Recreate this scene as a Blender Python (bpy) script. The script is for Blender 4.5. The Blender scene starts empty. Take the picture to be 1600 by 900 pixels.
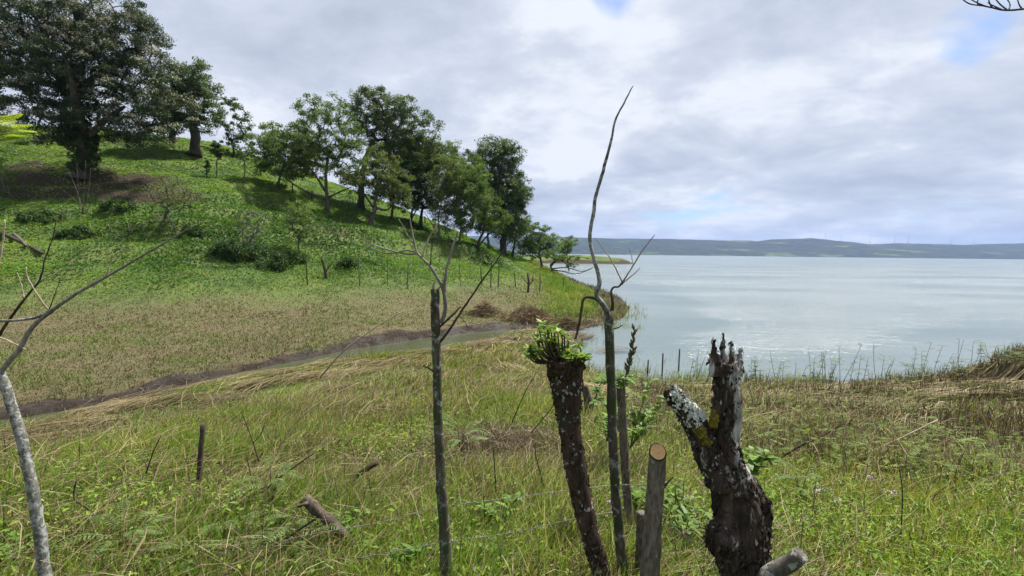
import bpy, math, random
import numpy as np
from mathutils import Matrix, Vector

random.seed(11)
rng = np.random.default_rng(7)
SC = bpy.context.scene
COL = SC.collection

# ------------------------------------------------------------------ camera
EYE = np.array((0.0, 0.0, 4.0))
FPX = 800.0
PITCH, ROLL = math.radians(3.93), math.radians(0.67)
cam_d = bpy.data.cameras.new('camera')
cam = bpy.data.objects.new('camera', cam_d)
COL.objects.link(cam)
cam_d.sensor_width = 36.0
cam_d.lens = 36.0 * FPX / 1600.0
cam_d.clip_start, cam_d.clip_end = 0.05, 30000.0
CM = Matrix.Rotation(math.pi / 2 - PITCH, 3, 'X') @ Matrix.Rotation(ROLL, 3, 'Z')
cam.matrix_world = Matrix.Translation(Vector(EYE)) @ CM.to_4x4()
SC.camera = cam
CMN = np.array(CM)

# ------------------------------------------------------------------ exposure
SC.view_settings.view_transform = 'Standard'
SC.view_settings.look = 'None'
SC.view_settings.gamma = 1.0
SC.view_settings.use_curve_mapping = False
SC.view_settings.exposure = 1.22
SC.cycles.use_denoising = True
SC.cycles.max_bounces = 6
SC.cycles.diffuse_bounces = 2
SC.cycles.glossy_bounces = 2
SC.cycles.transmission_bounces = 3
SC.cycles.transparent_max_bounces = 6
SC.cycles.volume_bounces = 0
SC.cycles.caustics_reflective = False
SC.cycles.caustics_refractive = False
SC.cycles.sample_clamp_indirect = 4.0

# ------------------------------------------------------------------ sun + sky
SUN_EL, SUN_AZ = math.radians(62), math.radians(48)       # azimuth measured from +Y towards +X
sun_d = bpy.data.lights.new('sun', 'SUN')
sun_d.energy = 4.4
sun_d.angle = math.radians(2.5)
sun_d.color = (1.0, 0.95, 0.86)
sun = bpy.data.objects.new('sun', sun_d)
COL.objects.link(sun)
sdir = Vector((math.sin(SUN_AZ) * math.cos(SUN_EL), math.cos(SUN_AZ) * math.cos(SUN_EL), math.sin(SUN_EL)))
sun.rotation_euler = sdir.to_track_quat('Z', 'Y').to_euler()
sun.location = (0, 0, 60)

world = bpy.data.worlds.new('World')
SC.world = world
world.use_nodes = True


class NT:
    """tiny node-tree helper"""
    def __init__(s, tree):
        s.t = tree
        tree.nodes.clear()

    def n(s, kind, ins=None, **props):
        nd = s.t.nodes.new(kind)
        for k, v in props.items():
            setattr(nd, k, v)
        for k, v in (ins or {}).items():
            sock = nd.inputs[k]
            if isinstance(v, bpy.types.NodeSocket):
                s.t.links.new(v, sock)
            else:
                sock.default_value = v
        return nd

    def link(s, a, b):
        s.t.links.new(a, b)

    def math(s, op, a, b=0.0, c=None, clamp=False):
        ins = {0: a, 1: b}
        if c is not None:
            ins[2] = c
        return s.n('ShaderNodeMath', ins, operation=op, use_clamp=clamp).outputs[0]

    def mix(s, f, a, b, blend='MIX'):
        nd = s.n('ShaderNodeMix', None, data_type='RGBA', blend_type=blend)
        for idx, v in ((0, f), (6, a), (7, b)):
            if isinstance(v, bpy.types.NodeSocket):
                s.t.links.new(v, nd.inputs[idx])
            else:
                nd.inputs[idx].default_value = v if idx == 0 else (tuple(v) + (1.0,))[:4]
        return nd.outputs[2]

    def ramp(s, f, stops, interp='LINEAR'):
        nd = s.n('ShaderNodeValToRGB', {0: f})
        cr = nd.color_ramp
        cr.interpolation = interp
        while len(cr.elements) < len(stops):
            cr.elements.new(0.5)
        for e, (p, c) in zip(cr.elements, stops):
            e.position = p
            e.color = (tuple(c) + (1.0,))[:4] if hasattr(c, '__len__') else (c, c, c, 1)
        return nd.outputs[0]

    def noise(s, vec, scale, detail=4.0, rough=0.55, dist=0.0):
        ins = {'Scale': scale, 'Detail': detail, 'Roughness': rough, 'Distortion': dist}
        if vec is not None:
            ins['Vector'] = vec
        return s.n('ShaderNodeTexNoise', ins).outputs[0]

    def smooth(s, v, a, b, lo=0.0, hi=1.0):
        nd = s.n('ShaderNodeMapRange', {0: v, 1: a, 2: b, 3: lo, 4: hi}, interpolation_type='SMOOTHSTEP')
        return nd.outputs[0]


def build_sky():
    w = NT(world.node_tree)
    out = w.n('ShaderNodeOutputWorld')
    bg = w.n('ShaderNodeBackground', {'Strength': 0.1})
    w.link(bg.outputs[0], out.inputs[0])
    sky = w.n('ShaderNodeTexSky', None, sky_type='NISHITA', sun_disc=False,
              sun_elevation=SUN_EL, sun_rotation=SUN_AZ, altitude=500.0, air_density=1.3, dust_density=1.0, ozone_density=3.0)
    co = w.n('ShaderNodeTexCoord').outputs['Generated']
    nrm = w.n('ShaderNodeVectorMath', {0: co}, operation='NORMALIZE').outputs[0]
    xyz = w.n('ShaderNodeSeparateXYZ', {0: nrm})
    zz = w.math('ADD', w.math('MAXIMUM', xyz.outputs[2], 0.0), 0.26)
    px = w.math('DIVIDE', xyz.outputs[0], zz)
    py = w.math('DIVIDE', xyz.outputs[1], zz)
    vec = w.n('ShaderNodeCombineXYZ', {0: px, 1: py, 2: 3.7}).outputs[0]
    rot = w.n('ShaderNodeMapping', {'Vector': vec, 'Rotation': (0, 0, 0.5), 'Scale': (1.25, 1.35, 1)}).outputs[0]
    big = w.noise(rot, 0.75, 3.0, 0.5, 0.2)
    mid = w.noise(rot, 2.1, 7.0, 0.56, 0.25)
    fine = w.noise(rot, 6.0, 6.0, 0.6, 0.3)
    d = w.math('ADD', w.math('MULTIPLY', big, 0.40), w.math('ADD', w.math('MULTIPLY', mid, 0.46), w.math('MULTIPLY', fine, 0.14)))
    # cloud underside: slate grey to bright white
    def patch(px_, py_, cosr, amount):
        v = CMN @ np.array(((px_ - 800) / FPX, (450 - py_) / FPX, -1.0))
        v = v / np.linalg.norm(v)
        dt = w.n('ShaderNodeVectorMath', {0: nrm, 1: tuple(v)}, operation='DOT_PRODUCT').outputs['Value']
        return w.smooth(dt, cosr, 1.0, 0.0, amount)
    bright = patch(890, 115, 0.972, 0.06)
    d = w.math('ADD', d, bright)
    tone = w.ramp(d, [(0.39, (2.15, 2.40, 2.88)), (0.46, (2.52, 2.79, 3.30)), (0.525, (2.95, 3.20, 3.66)), (0.60, (3.85, 4.02, 4.35))])
    # the deck thins where this noise is low, and along a band above the far hills
    gapn = w.noise(w.n('ShaderNodeMapping', {'Vector': vec, 'Location': (4.1, 1.7, 0), 'Scale': (0.9, 1.0, 1)}).outputs[0], 1.35, 6.0, 0.58, 0.3)

    band = w.math('MULTIPLY', w.smooth(xyz.outputs[2], 0.03, 0.055), w.smooth(xyz.outputs[2], 0.075, 0.10, 1.0, 0.0))
    bandx = w.smooth(xyz.outputs[0], 0.02, 0.25)
    lowband = w.smooth(xyz.outputs[2], 0.022, 0.036, 1.0, 0.0)
    bias = w.math('ADD', patch(1515, 32, 0.9962, 0.22), patch(960, -15, 0.9965, 0.19))
    bias = w.math('ADD', bias, w.math('MULTIPLY', w.math('MULTIPLY', band, bandx), 0.175))
    bias = w.math('ADD', bias, w.math('MULTIPLY', lowband, 0.06))
    cover = w.smooth(w.math('SUBTRACT', gapn, bias), 0.20, 0.36)
    skyc = w.mix(1.0, sky.outputs[0], (0.42, 0.52, 0.70), 'MULTIPLY')
    colr = w.mix(cover, skyc, tone)
    w.link(colr, bg.inputs['Color'])


build_sky()

# ------------------------------------------------------------------ pixel <-> world and noise helpers
def ray(px, py):
    return CMN @ np.array(((px - 800.0) / FPX, (450.0 - py) / FPX, -1.0))


def at(px, py, D):
    """world point seen at photo pixel (px,py), D metres along the view axis"""
    return EYE + D * ray(px, py)


def on_z(px, py, z=0.0):
    r = ray(px, py)
    return EYE + r * ((z - EYE[2]) / r[2])


_perm = np.random.default_rng(3).permutation(256)
_perm = np.concatenate([_perm, _perm, _perm])
_vals = np.random.default_rng(5).random(256)


def vnoise(p):
    """value noise in [0,1], p is (N,3)"""
    p = np.asarray(p, float)
    i = np.floor(p).astype(np.int64)
    f = p - i
    f = f * f * (3 - 2 * f)
    i &= 255
    out = 0
    for dx in (0, 1):
        for dy in (0, 1):
            for dz in (0, 1):
                h = _vals[_perm[_perm[_perm[(i[:, 0] + dx) & 255] + ((i[:, 1] + dy) & 255)] + ((i[:, 2] + dz) & 255)]]
                wgt = (f[:, 0] if dx else 1 - f[:, 0]) * (f[:, 1] if dy else 1 - f[:, 1]) * (f[:, 2] if dz else 1 - f[:, 2])
                out = out + h * wgt
    return out


def fbm(p, octaves=3, gain=0.5):
    p = np.asarray(p, float)
    a, s, tot = 1.0, 0.0, 0.0
    for k in range(octaves):
        s = s + a * (vnoise(p * 2 ** k + 17.3 * k) - 0.5)
        tot += a
        a *= gain
    return s / tot * 2


def noise2(x, y, scale, octaves=3, seed=0.0):
    return fbm(np.stack([x / scale + seed, y / scale - seed * 1.7, np.full_like(x, seed * 3.1)], 1), octaves)


def sstep(v, a, b):
    t = np.clip((v - a) / (b - a), 0, 1)
    return t * t * (3 - 2 * t)


# ------------------------------------------------------------------ object helpers
def link(o):
    COL.objects.link(o)
    return o


def tag(o, label=None, cat=None, group=None, kind=None):
    if label:
        o['label'] = label
    if cat:
        o['category'] = cat
    if group:
        o['group'] = group
    if kind:
        o['kind'] = kind
    return o


def mesh_obj(name, verts, faces, mat, parent=None, attrs=None, smooth=True, loc=None, mats=None, mat_idx=None):
    """faces: list of (M,k) int arrays (k = 3 or 4); one mesh object. loc: origin in world (verts given in world)"""
    verts = np.asarray(verts, float)
    base = np.zeros(3) if loc is None else np.asarray(loc, float)
    if parent is not None and loc is None:
        base = np.array(parent.location)
    v = verts - base
    me = bpy.data.meshes.new(name)
    me.vertices.add(len(v))
    me.vertices.foreach_set('co', v.astype(np.float32).ravel())
    if not isinstance(faces, (list, tuple)):
        faces = [faces]
    faces = [np.asarray(f, np.int32) for f in faces if len(f)]
    loops = np.concatenate([f.ravel() for f in faces])
    tot = np.concatenate([np.full(len(f), f.shape[1], np.int32) for f in faces])
    start = np.concatenate([[0], np.cumsum(tot)[:-1]]).astype(np.int32)
    me.loops.add(len(loops))
    me.loops.foreach_set('vertex_index', loops)
    me.polygons.add(len(tot))
    me.polygons.foreach_set('loop_start', start)
    if mat_idx is not None:
        me.polygons.foreach_set('material_index', np.asarray(mat_idx, np.int32))
    me.update(calc_edges=True)
    me.polygons.foreach_set('use_smooth', np.full(len(tot), bool(smooth)))
    for k, a in (attrs or {}).items():
        at_ = me.attributes.new(k, 'FLOAT', 'POINT')
        at_.data.foreach_set('value', np.asarray(a, np.float32))
    for m in (mats or [mat]):
        me.materials.append(m)
    o = bpy.data.objects.new(name, me)
    link(o)
    if parent is not None:
        o.parent = parent
        if loc is not None:
            o.location = Vector(base - np.array(parent.location))
    else:
        o.location = Vector(base)
    return o


def empty(name, loc):
    o = bpy.data.objects.new(name, None)
    o.location = Vector(np.asarray(loc, float))
    o.empty_display_size = 0.2
    return link(o)


def spline(pts, n):
    """Catmull-Rom through pts (K,d) -> n points"""
    P = np.asarray(pts, float)
    if len(P) == 2:
        t = np.linspace(0, 1, n)[:, None]
        return P[0] * (1 - t) + P[1] * t
    seg = np.linalg.norm(np.diff(P[:, :3], axis=0), axis=1) + 1e-9
    s = np.concatenate([[0], np.cumsum(seg)])
    Q = np.vstack([2 * P[0] - P[1], P, 2 * P[-1] - P[-2]])
    t = np.linspace(0, s[-1], n)
    i = np.clip(np.searchsorted(s, t, side='right') - 1, 0, len(P) - 2)
    u = ((t - s[i]) / seg[i])[:, None]
    p0, p1, p2, p3 = Q[i], Q[i + 1], Q[i + 2], Q[i + 3]
    return 0.5 * (2 * p1 + (p2 - p0) * u + (2 * p0 - 5 * p1 + 4 * p2 - p3) * u ** 2 + (3 * p1 - p0 - 3 * p2 + p3) * u ** 3)


class MB:
    """collects verts, quads and tris"""
    def __init__(s):
        s.v, s.q, s.t, s.a = [], [], [], []
        s.n = 0

    def add(s, v, q=None, t=None, a=None):
        v = np.asarray(v, float)
        if q is not None and len(q):
            s.q.append(np.asarray(q, int) + s.n)
        if t is not None and len(t):
            s.t.append(np.asarray(t, int) + s.n)
        s.v.append(v)
        s.a.append(np.full(len(v), 0.5) if a is None else np.broadcast_to(np.asarray(a, float), (len(v),)).copy())
        s.n += len(v)

    def tube(s, path, radii, seg=8, rough=0.0, rscale=0.05, cap=True, wob=0.0, a=None):
        P = np.asarray(path, float)
        R = np.broadcast_to(np.asarray(radii, float), (len(P),))
        T = np.gradient(P, axis=0)
        T /= np.linalg.norm(T, axis=1)[:, None] + 1e-12
        if wob:
            P = P + wob * np.stack([fbm(P / rscale + 9.1, 2), fbm(P / rscale + 31.7, 2), 0 * P[:, 0]], 1)
        ref = np.array((0.0, 1.0, 0.0)) if abs(T[0][1]) < 0.9 else np.array((1.0, 0, 0))
        nrm = np.cross(T[0], ref)
        nrm /= np.linalg.norm(nrm)
        ang = np.linspace(0, 2 * np.pi, seg, endpoint=False)
        rings = []
        for k in range(len(P)):
            nrm = nrm - T[k] * np.dot(nrm, T[k])
            nrm /= np.linalg.norm(nrm) + 1e-12
            b = np.cross(T[k], nrm)
            d = np.cos(ang)[:, None] * nrm + np.sin(ang)[:, None] * b
            r = np.full(seg, R[k])
            pts = P[k] + d * r[:, None]
            if rough:
                pts = P[k] + d * (r * (1 + rough * fbm(pts / rscale, 3)))[:, None]
            rings.append(pts)
        V = np.concatenate(rings)
        i = np.arange(len(P) - 1)[:, None] * seg
        j = np.arange(seg)[None, :]
        j2 = (j + 1) % seg
        q = np.stack([i + j, i + j2, i + seg + j2, i + seg + j], -1).reshape(-1, 4)
        t = None
        if cap:
            c0, c1 = len(V), len(V) + 1
            V = np.vstack([V, P[0], P[-1]])
            jj = np.arange(seg)
            l0 = (len(P) - 1) * seg
            t = np.concatenate([np.stack([np.full(seg, c0), (jj + 1) % seg, jj], 1),
                                np.stack([np.full(seg, c1), l0 + jj, l0 + (jj + 1) % seg], 1)])
        s.add(V, q, t, a)

    def build(s, name, mat, parent=None, loc=None, smooth=True, attr='var'):
        f = []
        if s.q:
            f.append(np.concatenate(s.q))
        if s.t:
            f.append(np.concatenate(s.t))
        return mesh_obj(name, np.concatenate(s.v), f, mat, parent, {attr: np.concatenate(s.a)}, smooth, loc)


def unit(v):
    return v / (np.linalg.norm(v, axis=-1, keepdims=True) + 1e-12)


def leaf_quads(c, size, normal=None, aspect=0.5, axis=None, bend=0.0):
    """diamond leaves: returns verts (4N,3), quads (N,4). c (N,3), size (N,)"""
    n = len(c)
    if axis is None:
        axis = unit(rng.normal(size=(n, 3)))
    if normal is None:
        normal = rng.normal(size=(n, 3))
    side = unit(np.cross(axis, normal))
    size = np.asarray(size)[:, None]
    a = c - axis * size * 0.5
    b = c + axis * size * 0.5
    mid = c - axis * size * 0.08
    up = unit(np.cross(side, axis)) * size * bend
    v = np.stack([a, mid + side * size * aspect * 0.5 + up, b, mid - side * size * aspect * 0.5 + up], 1).reshape(-1, 3)
    q = np.arange(4 * n).reshape(n, 4)
    return v, q


def blades(base, height, width, lean, tri=True, droop=0.35):
    """grass blades: base (N,3), height (N,), width (N,), lean (N,2) horizontal displacement at the tip in units of height.
    5 vertices each: one quad and one triangle"""
    n = len(base)
    h = height[:, None]
    l3 = np.concatenate([lean, np.zeros((n, 1))], 1)
    face = rng.uniform(0, np.pi, n)
    side = np.stack([np.cos(face), np.sin(face), np.zeros(n)], 1) * width[:, None] * 0.5
    ln = np.linalg.norm(lean, axis=1)[:, None]
    up = np.array((0, 0, 1.0))
    mid = base + h * (0.55 * up * (1 - 0.25 * np.minimum(ln, 1.5)) + 0.35 * l3)
    tip = base + h * (up * np.maximum(1 - droop * ln - 0.15 * ln ** 2, 0.05) + l3)
    v = np.stack([base - side, base + side, mid + side * 0.85, mid - side * 0.85, tip], 1).reshape(-1, 3)
    k = np.arange(n)[:, None] * 5
    q = k + np.array([[0, 1, 2, 3]])
    t = k + np.array([[3, 2, 4]])
    return v, q, t

# ------------------------------------------------------------------ materials
def new_mat(name):
    m = bpy.data.materials.new(name)
    m.use_nodes = True
    return m, NT(m.node_tree)


def leaf_mat(name, stops, trans=0.35, rough=0.55, spec=0.25):
    """colour from the per-leaf attribute 'var'"""
    m, w = new_mat(name)
    out = w.n('ShaderNodeOutputMaterial')
    var = w.n('ShaderNodeAttribute', None, attribute_name='var').outputs['Fac']
    c = w.ramp(var, stops)
    p = w.n('ShaderNodeBsdfPrincipled', {'Base Color': c, 'Roughness': rough, 'Specular IOR Level': spec})
    t = w.n('ShaderNodeBsdfTranslucent', {'Color': w.mix(1.0, c, (1.15, 1.1, 0.6), 'MULTIPLY')})
    mx = w.n('ShaderNodeMixShader', {0: trans, 1: p.outputs[0], 2: t.outputs[0]})
    w.link(mx.outputs[0], out.inputs[0])
    return m


def bark_mat(name, dark, light, lichen=None, lich_amt=0.5, scale=14.0, moss=None, moss_amt=0.5, stretch=0.25, rough=0.9, bump=0.6, bdist=0.006):
    m, w = new_mat(name)
    out = w.n('ShaderNodeOutputMaterial')
    co = w.n('ShaderNodeTexCoord').outputs['Object']
    st = w.n('ShaderNodeMapping', {'Vector': co, 'Scale': (1, 1, stretch)}).outputs[0]
    n1 = w.noise(st, scale * 2.2, 8, 0.65, 0.3)
    n2 = w.noise(st, scale * 0.35, 4, 0.5)
    c = w.mix(w.smooth(n1, 0.3, 0.7), dark, light)
    c = w.mix(w.smooth(n2, 0.35, 0.7, 0, 0.6), c, tuple(0.5 * x for x in dark))
    hgt = n1
    if lichen is not None:
        l1 = w.noise(co, scale * 0.9, 5, 0.6, 0.6)
        l2 = w.noise(co, scale * 3.6, 4, 0.6)
        lm = w.smooth(w.math('ADD', w.math('MULTIPLY', l1, 0.72), w.math('MULTIPLY', l2, 0.28)), 0.62 - 0.24 * lich_amt, 0.66 - 0.24 * lich_amt)
        lc = w.mix(w.smooth(l2, 0.3, 0.7), lichen, tuple(0.6 * x for x in lichen))
        c = w.mix(lm, c, lc)
        hgt = w.math('ADD', hgt, w.math('MULTIPLY', lm, 0.35))
    if moss is not None:
        m1 = w.noise(co, scale * 0.5, 6, 0.65, 0.4)
        mm = w.smooth(m1, 0.66 - 0.3 * moss_amt, 0.72 - 0.3 * moss_amt)
        c = w.mix(mm, c, w.mix(n1, moss, tuple(0.4 * x for x in moss)))
    bp = w.n('ShaderNodeBump', {'Strength': bump, 'Distance': bdist, 'Height': hgt})
    p = w.n('ShaderNodeBsdfPrincipled', {'Base Color': c, 'Roughness': rough, 'Specular IOR Level': 0.2, 'Normal': bp.outputs[0]})
    w.link(p.outputs[0], out.inputs[0])
    return m


def plain_mat(name, c1, c2, scale=20.0, rough=0.8, spec=0.25):
    m, w = new_mat(name)
    out = w.n('ShaderNodeOutputMaterial')
    co = w.n('ShaderNodeTexCoord').outputs['Object']
    n1 = w.noise(co, scale, 5, 0.6)
    p = w.n('ShaderNodeBsdfPrincipled', {'Base Color': w.mix(w.smooth(n1, 0.3, 0.7), c1, c2), 'Roughness': rough, 'Specular IOR Level': spec})
    w.link(p.outputs[0], out.inputs[0])
    return m


def ground_mat():
    m, w = new_mat('ground_soil_and_turf')
    out = w.n('ShaderNodeOutputMaterial')
    co = w.n('ShaderNodeTexCoord').outputs['Object']

    def A(k):
        return w.n('ShaderNodeAttribute', None, attribute_name=k).outputs['Fac']
    green, dry, mud = A('green'), A('dry'), A('mud')
    nf = w.noise(co, 9.0, 8, 0.7)
    nm = w.noise(co, 1.1, 5, 0.6)
    nl = w.noise(co, 0.22, 4, 0.55)
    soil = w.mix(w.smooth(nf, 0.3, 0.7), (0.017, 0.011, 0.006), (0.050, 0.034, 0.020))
    turf = w.mix(w.smooth(nm, 0.35, 0.65), (0.034, 0.066, 0.014), (0.080, 0.125, 0.026))
    turf = w.mix(w.smooth(nl, 0.4, 0.65), turf, (0.105, 0.140, 0.032))
    turf = w.mix(w.smooth(nf, 0.42, 0.75, 0.0, 0.6), turf, (0.025, 0.045, 0.012))
    straw = w.mix(w.smooth(nf, 0.3, 0.68), (0.066, 0.052, 0.028), (0.145, 0.120, 0.058))
    straw = w.mix(w.smooth(nm, 0.45, 0.7, 0, 0.7), straw, (0.085, 0.095, 0.030))
    c = w.mix(w.math('ADD', green, w.math('MULTIPLY', w.math('SUBTRACT', nm, 0.5), 0.5), clamp=True), straw, turf)
    c = w.mix(w.math('MULTIPLY', dry, w.smooth(nf, 0.25, 0.6)), c, straw)
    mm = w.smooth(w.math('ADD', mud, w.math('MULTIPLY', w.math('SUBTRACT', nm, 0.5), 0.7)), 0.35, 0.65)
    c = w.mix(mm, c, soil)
    rgh = w.math('SUBTRACT', 0.95, w.math('MULTIPLY', w.math('MULTIPLY', A('wet'), w.smooth(nm, 0.4, 0.6)), 0.6))
    c = w.mix(A('wet'), c, w.mix(1.0, c, (0.55, 0.52, 0.5), 'MULTIPLY'))
    bp = w.n('ShaderNodeBump', {'Strength': 0.9, 'Distance': 0.10, 'Height': w.math('ADD', nf, nm)})
    p = w.n('ShaderNodeBsdfPrincipled', {'Base Color': c, 'Roughness': rgh, 'Specular IOR Level': 0.3, 'Normal': bp.outputs[0]})
    w.link(p.outputs[0], out.inputs[0])
    return m


def water_mat():
    m, w = new_mat('lake_water')
    out = w.n('ShaderNodeOutputMaterial')
    co = w.n('ShaderNodeTexCoord').outputs['Object']
    silt = w.n('ShaderNodeAttribute', None, attribute_name='silt').outputs['Fac']
    calm = w.n('ShaderNodeAttribute', None, attribute_name='calm').outputs['Fac']
    mp = w.n('ShaderNodeMapping', {'Vector': co, 'Rotation': (0, 0, 0.35), 'Scale': (0.55, 1.5, 1)}).outputs[0]
    w1 = w.noise(mp, 0.8, 6, 0.66, 0.9)
    w2 = w.noise(mp, 5.0, 3, 0.55, 0.4)
    w3 = w.noise(mp, 0.05, 3, 0.5)
    lake = w.mix(w.smooth(w3, 0.35, 0.65), (0.095, 0.128, 0.134), (0.138, 0.170, 0.176))
    c = w.mix(silt, lake, (0.050, 0.058, 0.028))
    h = w.math('ADD', w.math('MULTIPLY', w1, 1.0), w.math('MULTIPLY', w2, 0.7))
    gust = w.smooth(w3, 0.3, 0.7, 0.55, 1.0)
    st = w.math('MULTIPLY', w.math('SUBTRACT', 1.0, w.math('MULTIPLY', calm, 0.88)), gust)
    bp = w.n('ShaderNodeBump', {'Strength': st, 'Distance': 0.24, 'Height': h})
    p = w.n('ShaderNodeBsdfPrincipled', {'Base Color': c, 'Roughness': w.math('SUBTRACT', 0.18, w.math('MULTIPLY', silt, 0.14)), 'IOR': 1.33, 'Specular IOR Level': 0.5, 'Normal': bp.outputs[0]})
    w.link(p.outputs[0], out.inputs[0])
    return m


def hills_mat():
    m, w = new_mat('wooded_far_hills')
    out = w.n('ShaderNodeOutputMaterial')
    co = w.n('ShaderNodeTexCoord').outputs['Object']
    st = w.n('ShaderNodeMapping', {'Vector': co, 'Scale': (1, 1, 4)}).outputs[0]
    n1 = w.noise(st, 0.0035, 6, 0.6, 0.3)
    n2 = w.noise(st, 0.02, 6, 0.65)
    c = w.mix(w.smooth(n2, 0.3, 0.7), (0.012, 0.020, 0.014), (0.040, 0.054, 0.030))
    c = w.mix(w.smooth(n1, 0.585, 0.65), c, w.mix(n2, (0.060, 0.095, 0.032), (0.105, 0.13, 0.05)))
    bp = w.n('ShaderNodeBump', {'Strength': 1.0, 'Distance': 25.0, 'Height': n2})
    p = w.n('ShaderNodeBsdfPrincipled', {'Base Color': c, 'Roughness': 0.95, 'Specular IOR Level': 0.1, 'Normal': bp.outputs[0]})
    w.link(p.outputs[0], out.inputs[0])
    return m


M = {}
M['ground'] = ground_mat()
M['water'] = water_mat()
M['hills'] = hills_mat()

# ------------------------------------------------------------------ terrain
# water outline (stream, its mouth, the lake) as a polygon on z = 0
near_bank_px = [(0, 678), (160, 644), (280, 612), (400, 590), (480, 577), (567, 563), (650, 555), (700, 547), (783, 531), (817, 520), (850, 523),
                (880, 531), (893, 545), (903, 565), (925, 588), (960, 600), (1000, 604), (1080, 607), (1160, 609), (1230, 608), (1300, 606), (1400, 602), (1480, 595), (1545, 583)]
far_bank_px = [(0, 657), (40, 652), (110, 640), (224, 618), (300, 600), (360, 585), (400, 577), (470, 563), (533, 549), (600, 538), (667, 528), (733, 520), (790, 515), (817, 514), (860, 515), (905, 515),
               (944, 508), (974, 497), (985, 483), (975, 470), (955, 458), (925, 447), (895, 437), (872, 430), (853, 421), (838, 414)]
nb = [on_z(*p)[:2] for p in near_bank_px]
fb = [on_z(*p)[:2] for p in far_bank_px]
head = [np.array(p) for p in ((-60.0, -22.0), (-34.0, -10.0), (-21.0, 1.5))]
head_far = [np.array(p) for p in ((-22.0, 4.0), (-36.0, -7.5), (-61.0, -20.0))]
right = [np.array(p, float) for p in ((18.5, 19.5), (24, 23), (40, 30), (110, 45), (500, 40), (3000, -800), (9000, -800), (9000, 9000), (-9000, 9000), (-9000, 900), (-300, 420), (-60, 300), (0, 255), (38, 232), (50, 216), (50.5, 210), (44, 206), (28, 204.5), (10, 203), (2, 195))]
WATER = np.array(head + nb + right + fb[::-1] + head_far)


def seg_dist(x, y, poly, closed=True):
    best = np.full(x.shape, 1e18)
    n = len(poly)
    for k in range(n if closed else n - 1):
        a, b = poly[k], poly[(k + 1) % n]
        ab = b - a
        t = np.clip(((x - a[0]) * ab[0] + (y - a[1]) * ab[1]) / (ab @ ab), 0, 1)
        best = np.minimum(best, (x - a[0] - t * ab[0]) ** 2 + (y - a[1] - t * ab[1]) ** 2)
    return np.sqrt(best)


def inside(x, y, poly):
    r = np.zeros(x.shape, bool)
    n = len(poly)
    for k in range(n):
        a, b = poly[k], poly[(k + 1) % n]
        c = (a[1] > y) != (b[1] > y)
        with np.errstate(divide='ignore', invalid='ignore'):
            r ^= c & (x < (b[0] - a[0]) * (y - a[1]) / (b[1] - a[1] + 1e-30) + a[0])
    return r


FARBANK = np.array(head_far[::-1] + fb)
NEARBANK = np.array(head + nb)

# control heights: (pixel x, pixel y, distance) of ground seen in the photograph
CP = [(0, 590, 16.5), (0, 500, 24), (0, 455, 28), (0, 400, 33), (0, 330, 39), (0, 270, 47), (0, 205, 60),
      (200, 560, 18), (200, 480, 26), (200, 440, 30), (200, 380, 36), (200, 310, 44), (200, 255, 52), (200, 215, 62),
      (330, 480, 27), (330, 440, 31), (330, 370, 39), (330, 300, 48), (330, 228, 64),
      (400, 540, 21), (400, 480, 28), (400, 450, 32), (400, 400, 38), (400, 330, 48), (400, 255, 66),
      (520, 510, 24), (520, 465, 31), (520, 420, 38), (520, 370, 47), (520, 305, 64),
      (640, 490, 29), (640, 455, 36), (640, 420, 43), (640, 380, 53), (640, 338, 70),
      (740, 490, 31), (740, 450, 40), (740, 410, 54), (740, 378, 72),
      (800, 480, 33), (800, 455, 42), (800, 425, 58), (800, 402, 78),
      (850, 475, 36), (850, 445, 50), (850, 428, 70),
      (910, 480, 37), (920, 462, 46),
      (-350, 480, 24), (-350, 400, 32), (-350, 300, 42), (-350, 180, 62),
      # near side
      (800, 900, 2.6), (800, 800, 3.6), (800, 700, 5.6), (800, 620, 9.5), (800, 565, 16),
      (1100, 900, 2.5), (1100, 760, 4.3), (1100, 680, 7), (1100, 630, 11.5),
      (1400, 900, 2.7), (1400, 750, 4.6), (1400, 680, 7), (1400, 630, 11.2),
      (1600, 800, 3.6), (1600, 690, 7), (1600, 620, 11), (1600, 562, 17), (1580, 566, 18), (1760, 552, 17), (1900, 620, 10),
      (200, 900, 2.6), (200, 800, 3.6), (200, 720, 5.6), (200, 668, 9.5), (500, 900, 2.6), (500, 800, 3.6), (500, 700, 5.8), (500, 620, 11.5),
      (0, 900, 2.6), (0, 780, 3.9), (0, 710, 7.2), (-300, 820, 4), (-300, 760, 7)]
C = [at(*c) for c in CP]
# ground out of the photograph: behind the ridge, behind the camera, the low spit across the bay
C += [np.array(p, float) for p in ((-110, 95, 19), (-60, 120, 17), (-30, 130, 12.5), (-12, 130, 7), (0, 110, 3.2), (-200, 200, 20), (-60, 190, 10), (-20, 190, 3),
      (-120, 40, 18), (-70, 10, 9), (-120, -40, 12), (12, 212, 3.0), (30, 215, 3.3), (43, 214, 2.4), (-30, 230, 4), (-100, 300, 6), (-400, 500, 20), (-3000, 900, 60),
      (0.4, 0.3, 2.4), (-0.4, 0.3, 2.4), (0.4, -0.5, 2.4), (-0.4, -0.5, 2.4), (2, -3, 2.5), (-2, -3, 2.5), (10, -10, 2.8), (-10, -10, 2.2), (40, -40, 5), (-30, -40, 4),
      (300, -300, 20), (-300, -300, 20), (0, -3000, 60), (3000, -3000, 60), (20, 5, 1.8), (40, 12, 2.2), (100, 15, 4), (1000, -500, 20), (14, 2, 2.0), (-12, 2, 1.4))]
C = np.array(C)


def _uv(x, y):
    r = np.hypot(x, y)
    return np.stack([np.arctan2(x, y), np.log(r + 1.0)], 1)


_cu = _uv(C[:, 0], C[:, 1])


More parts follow.
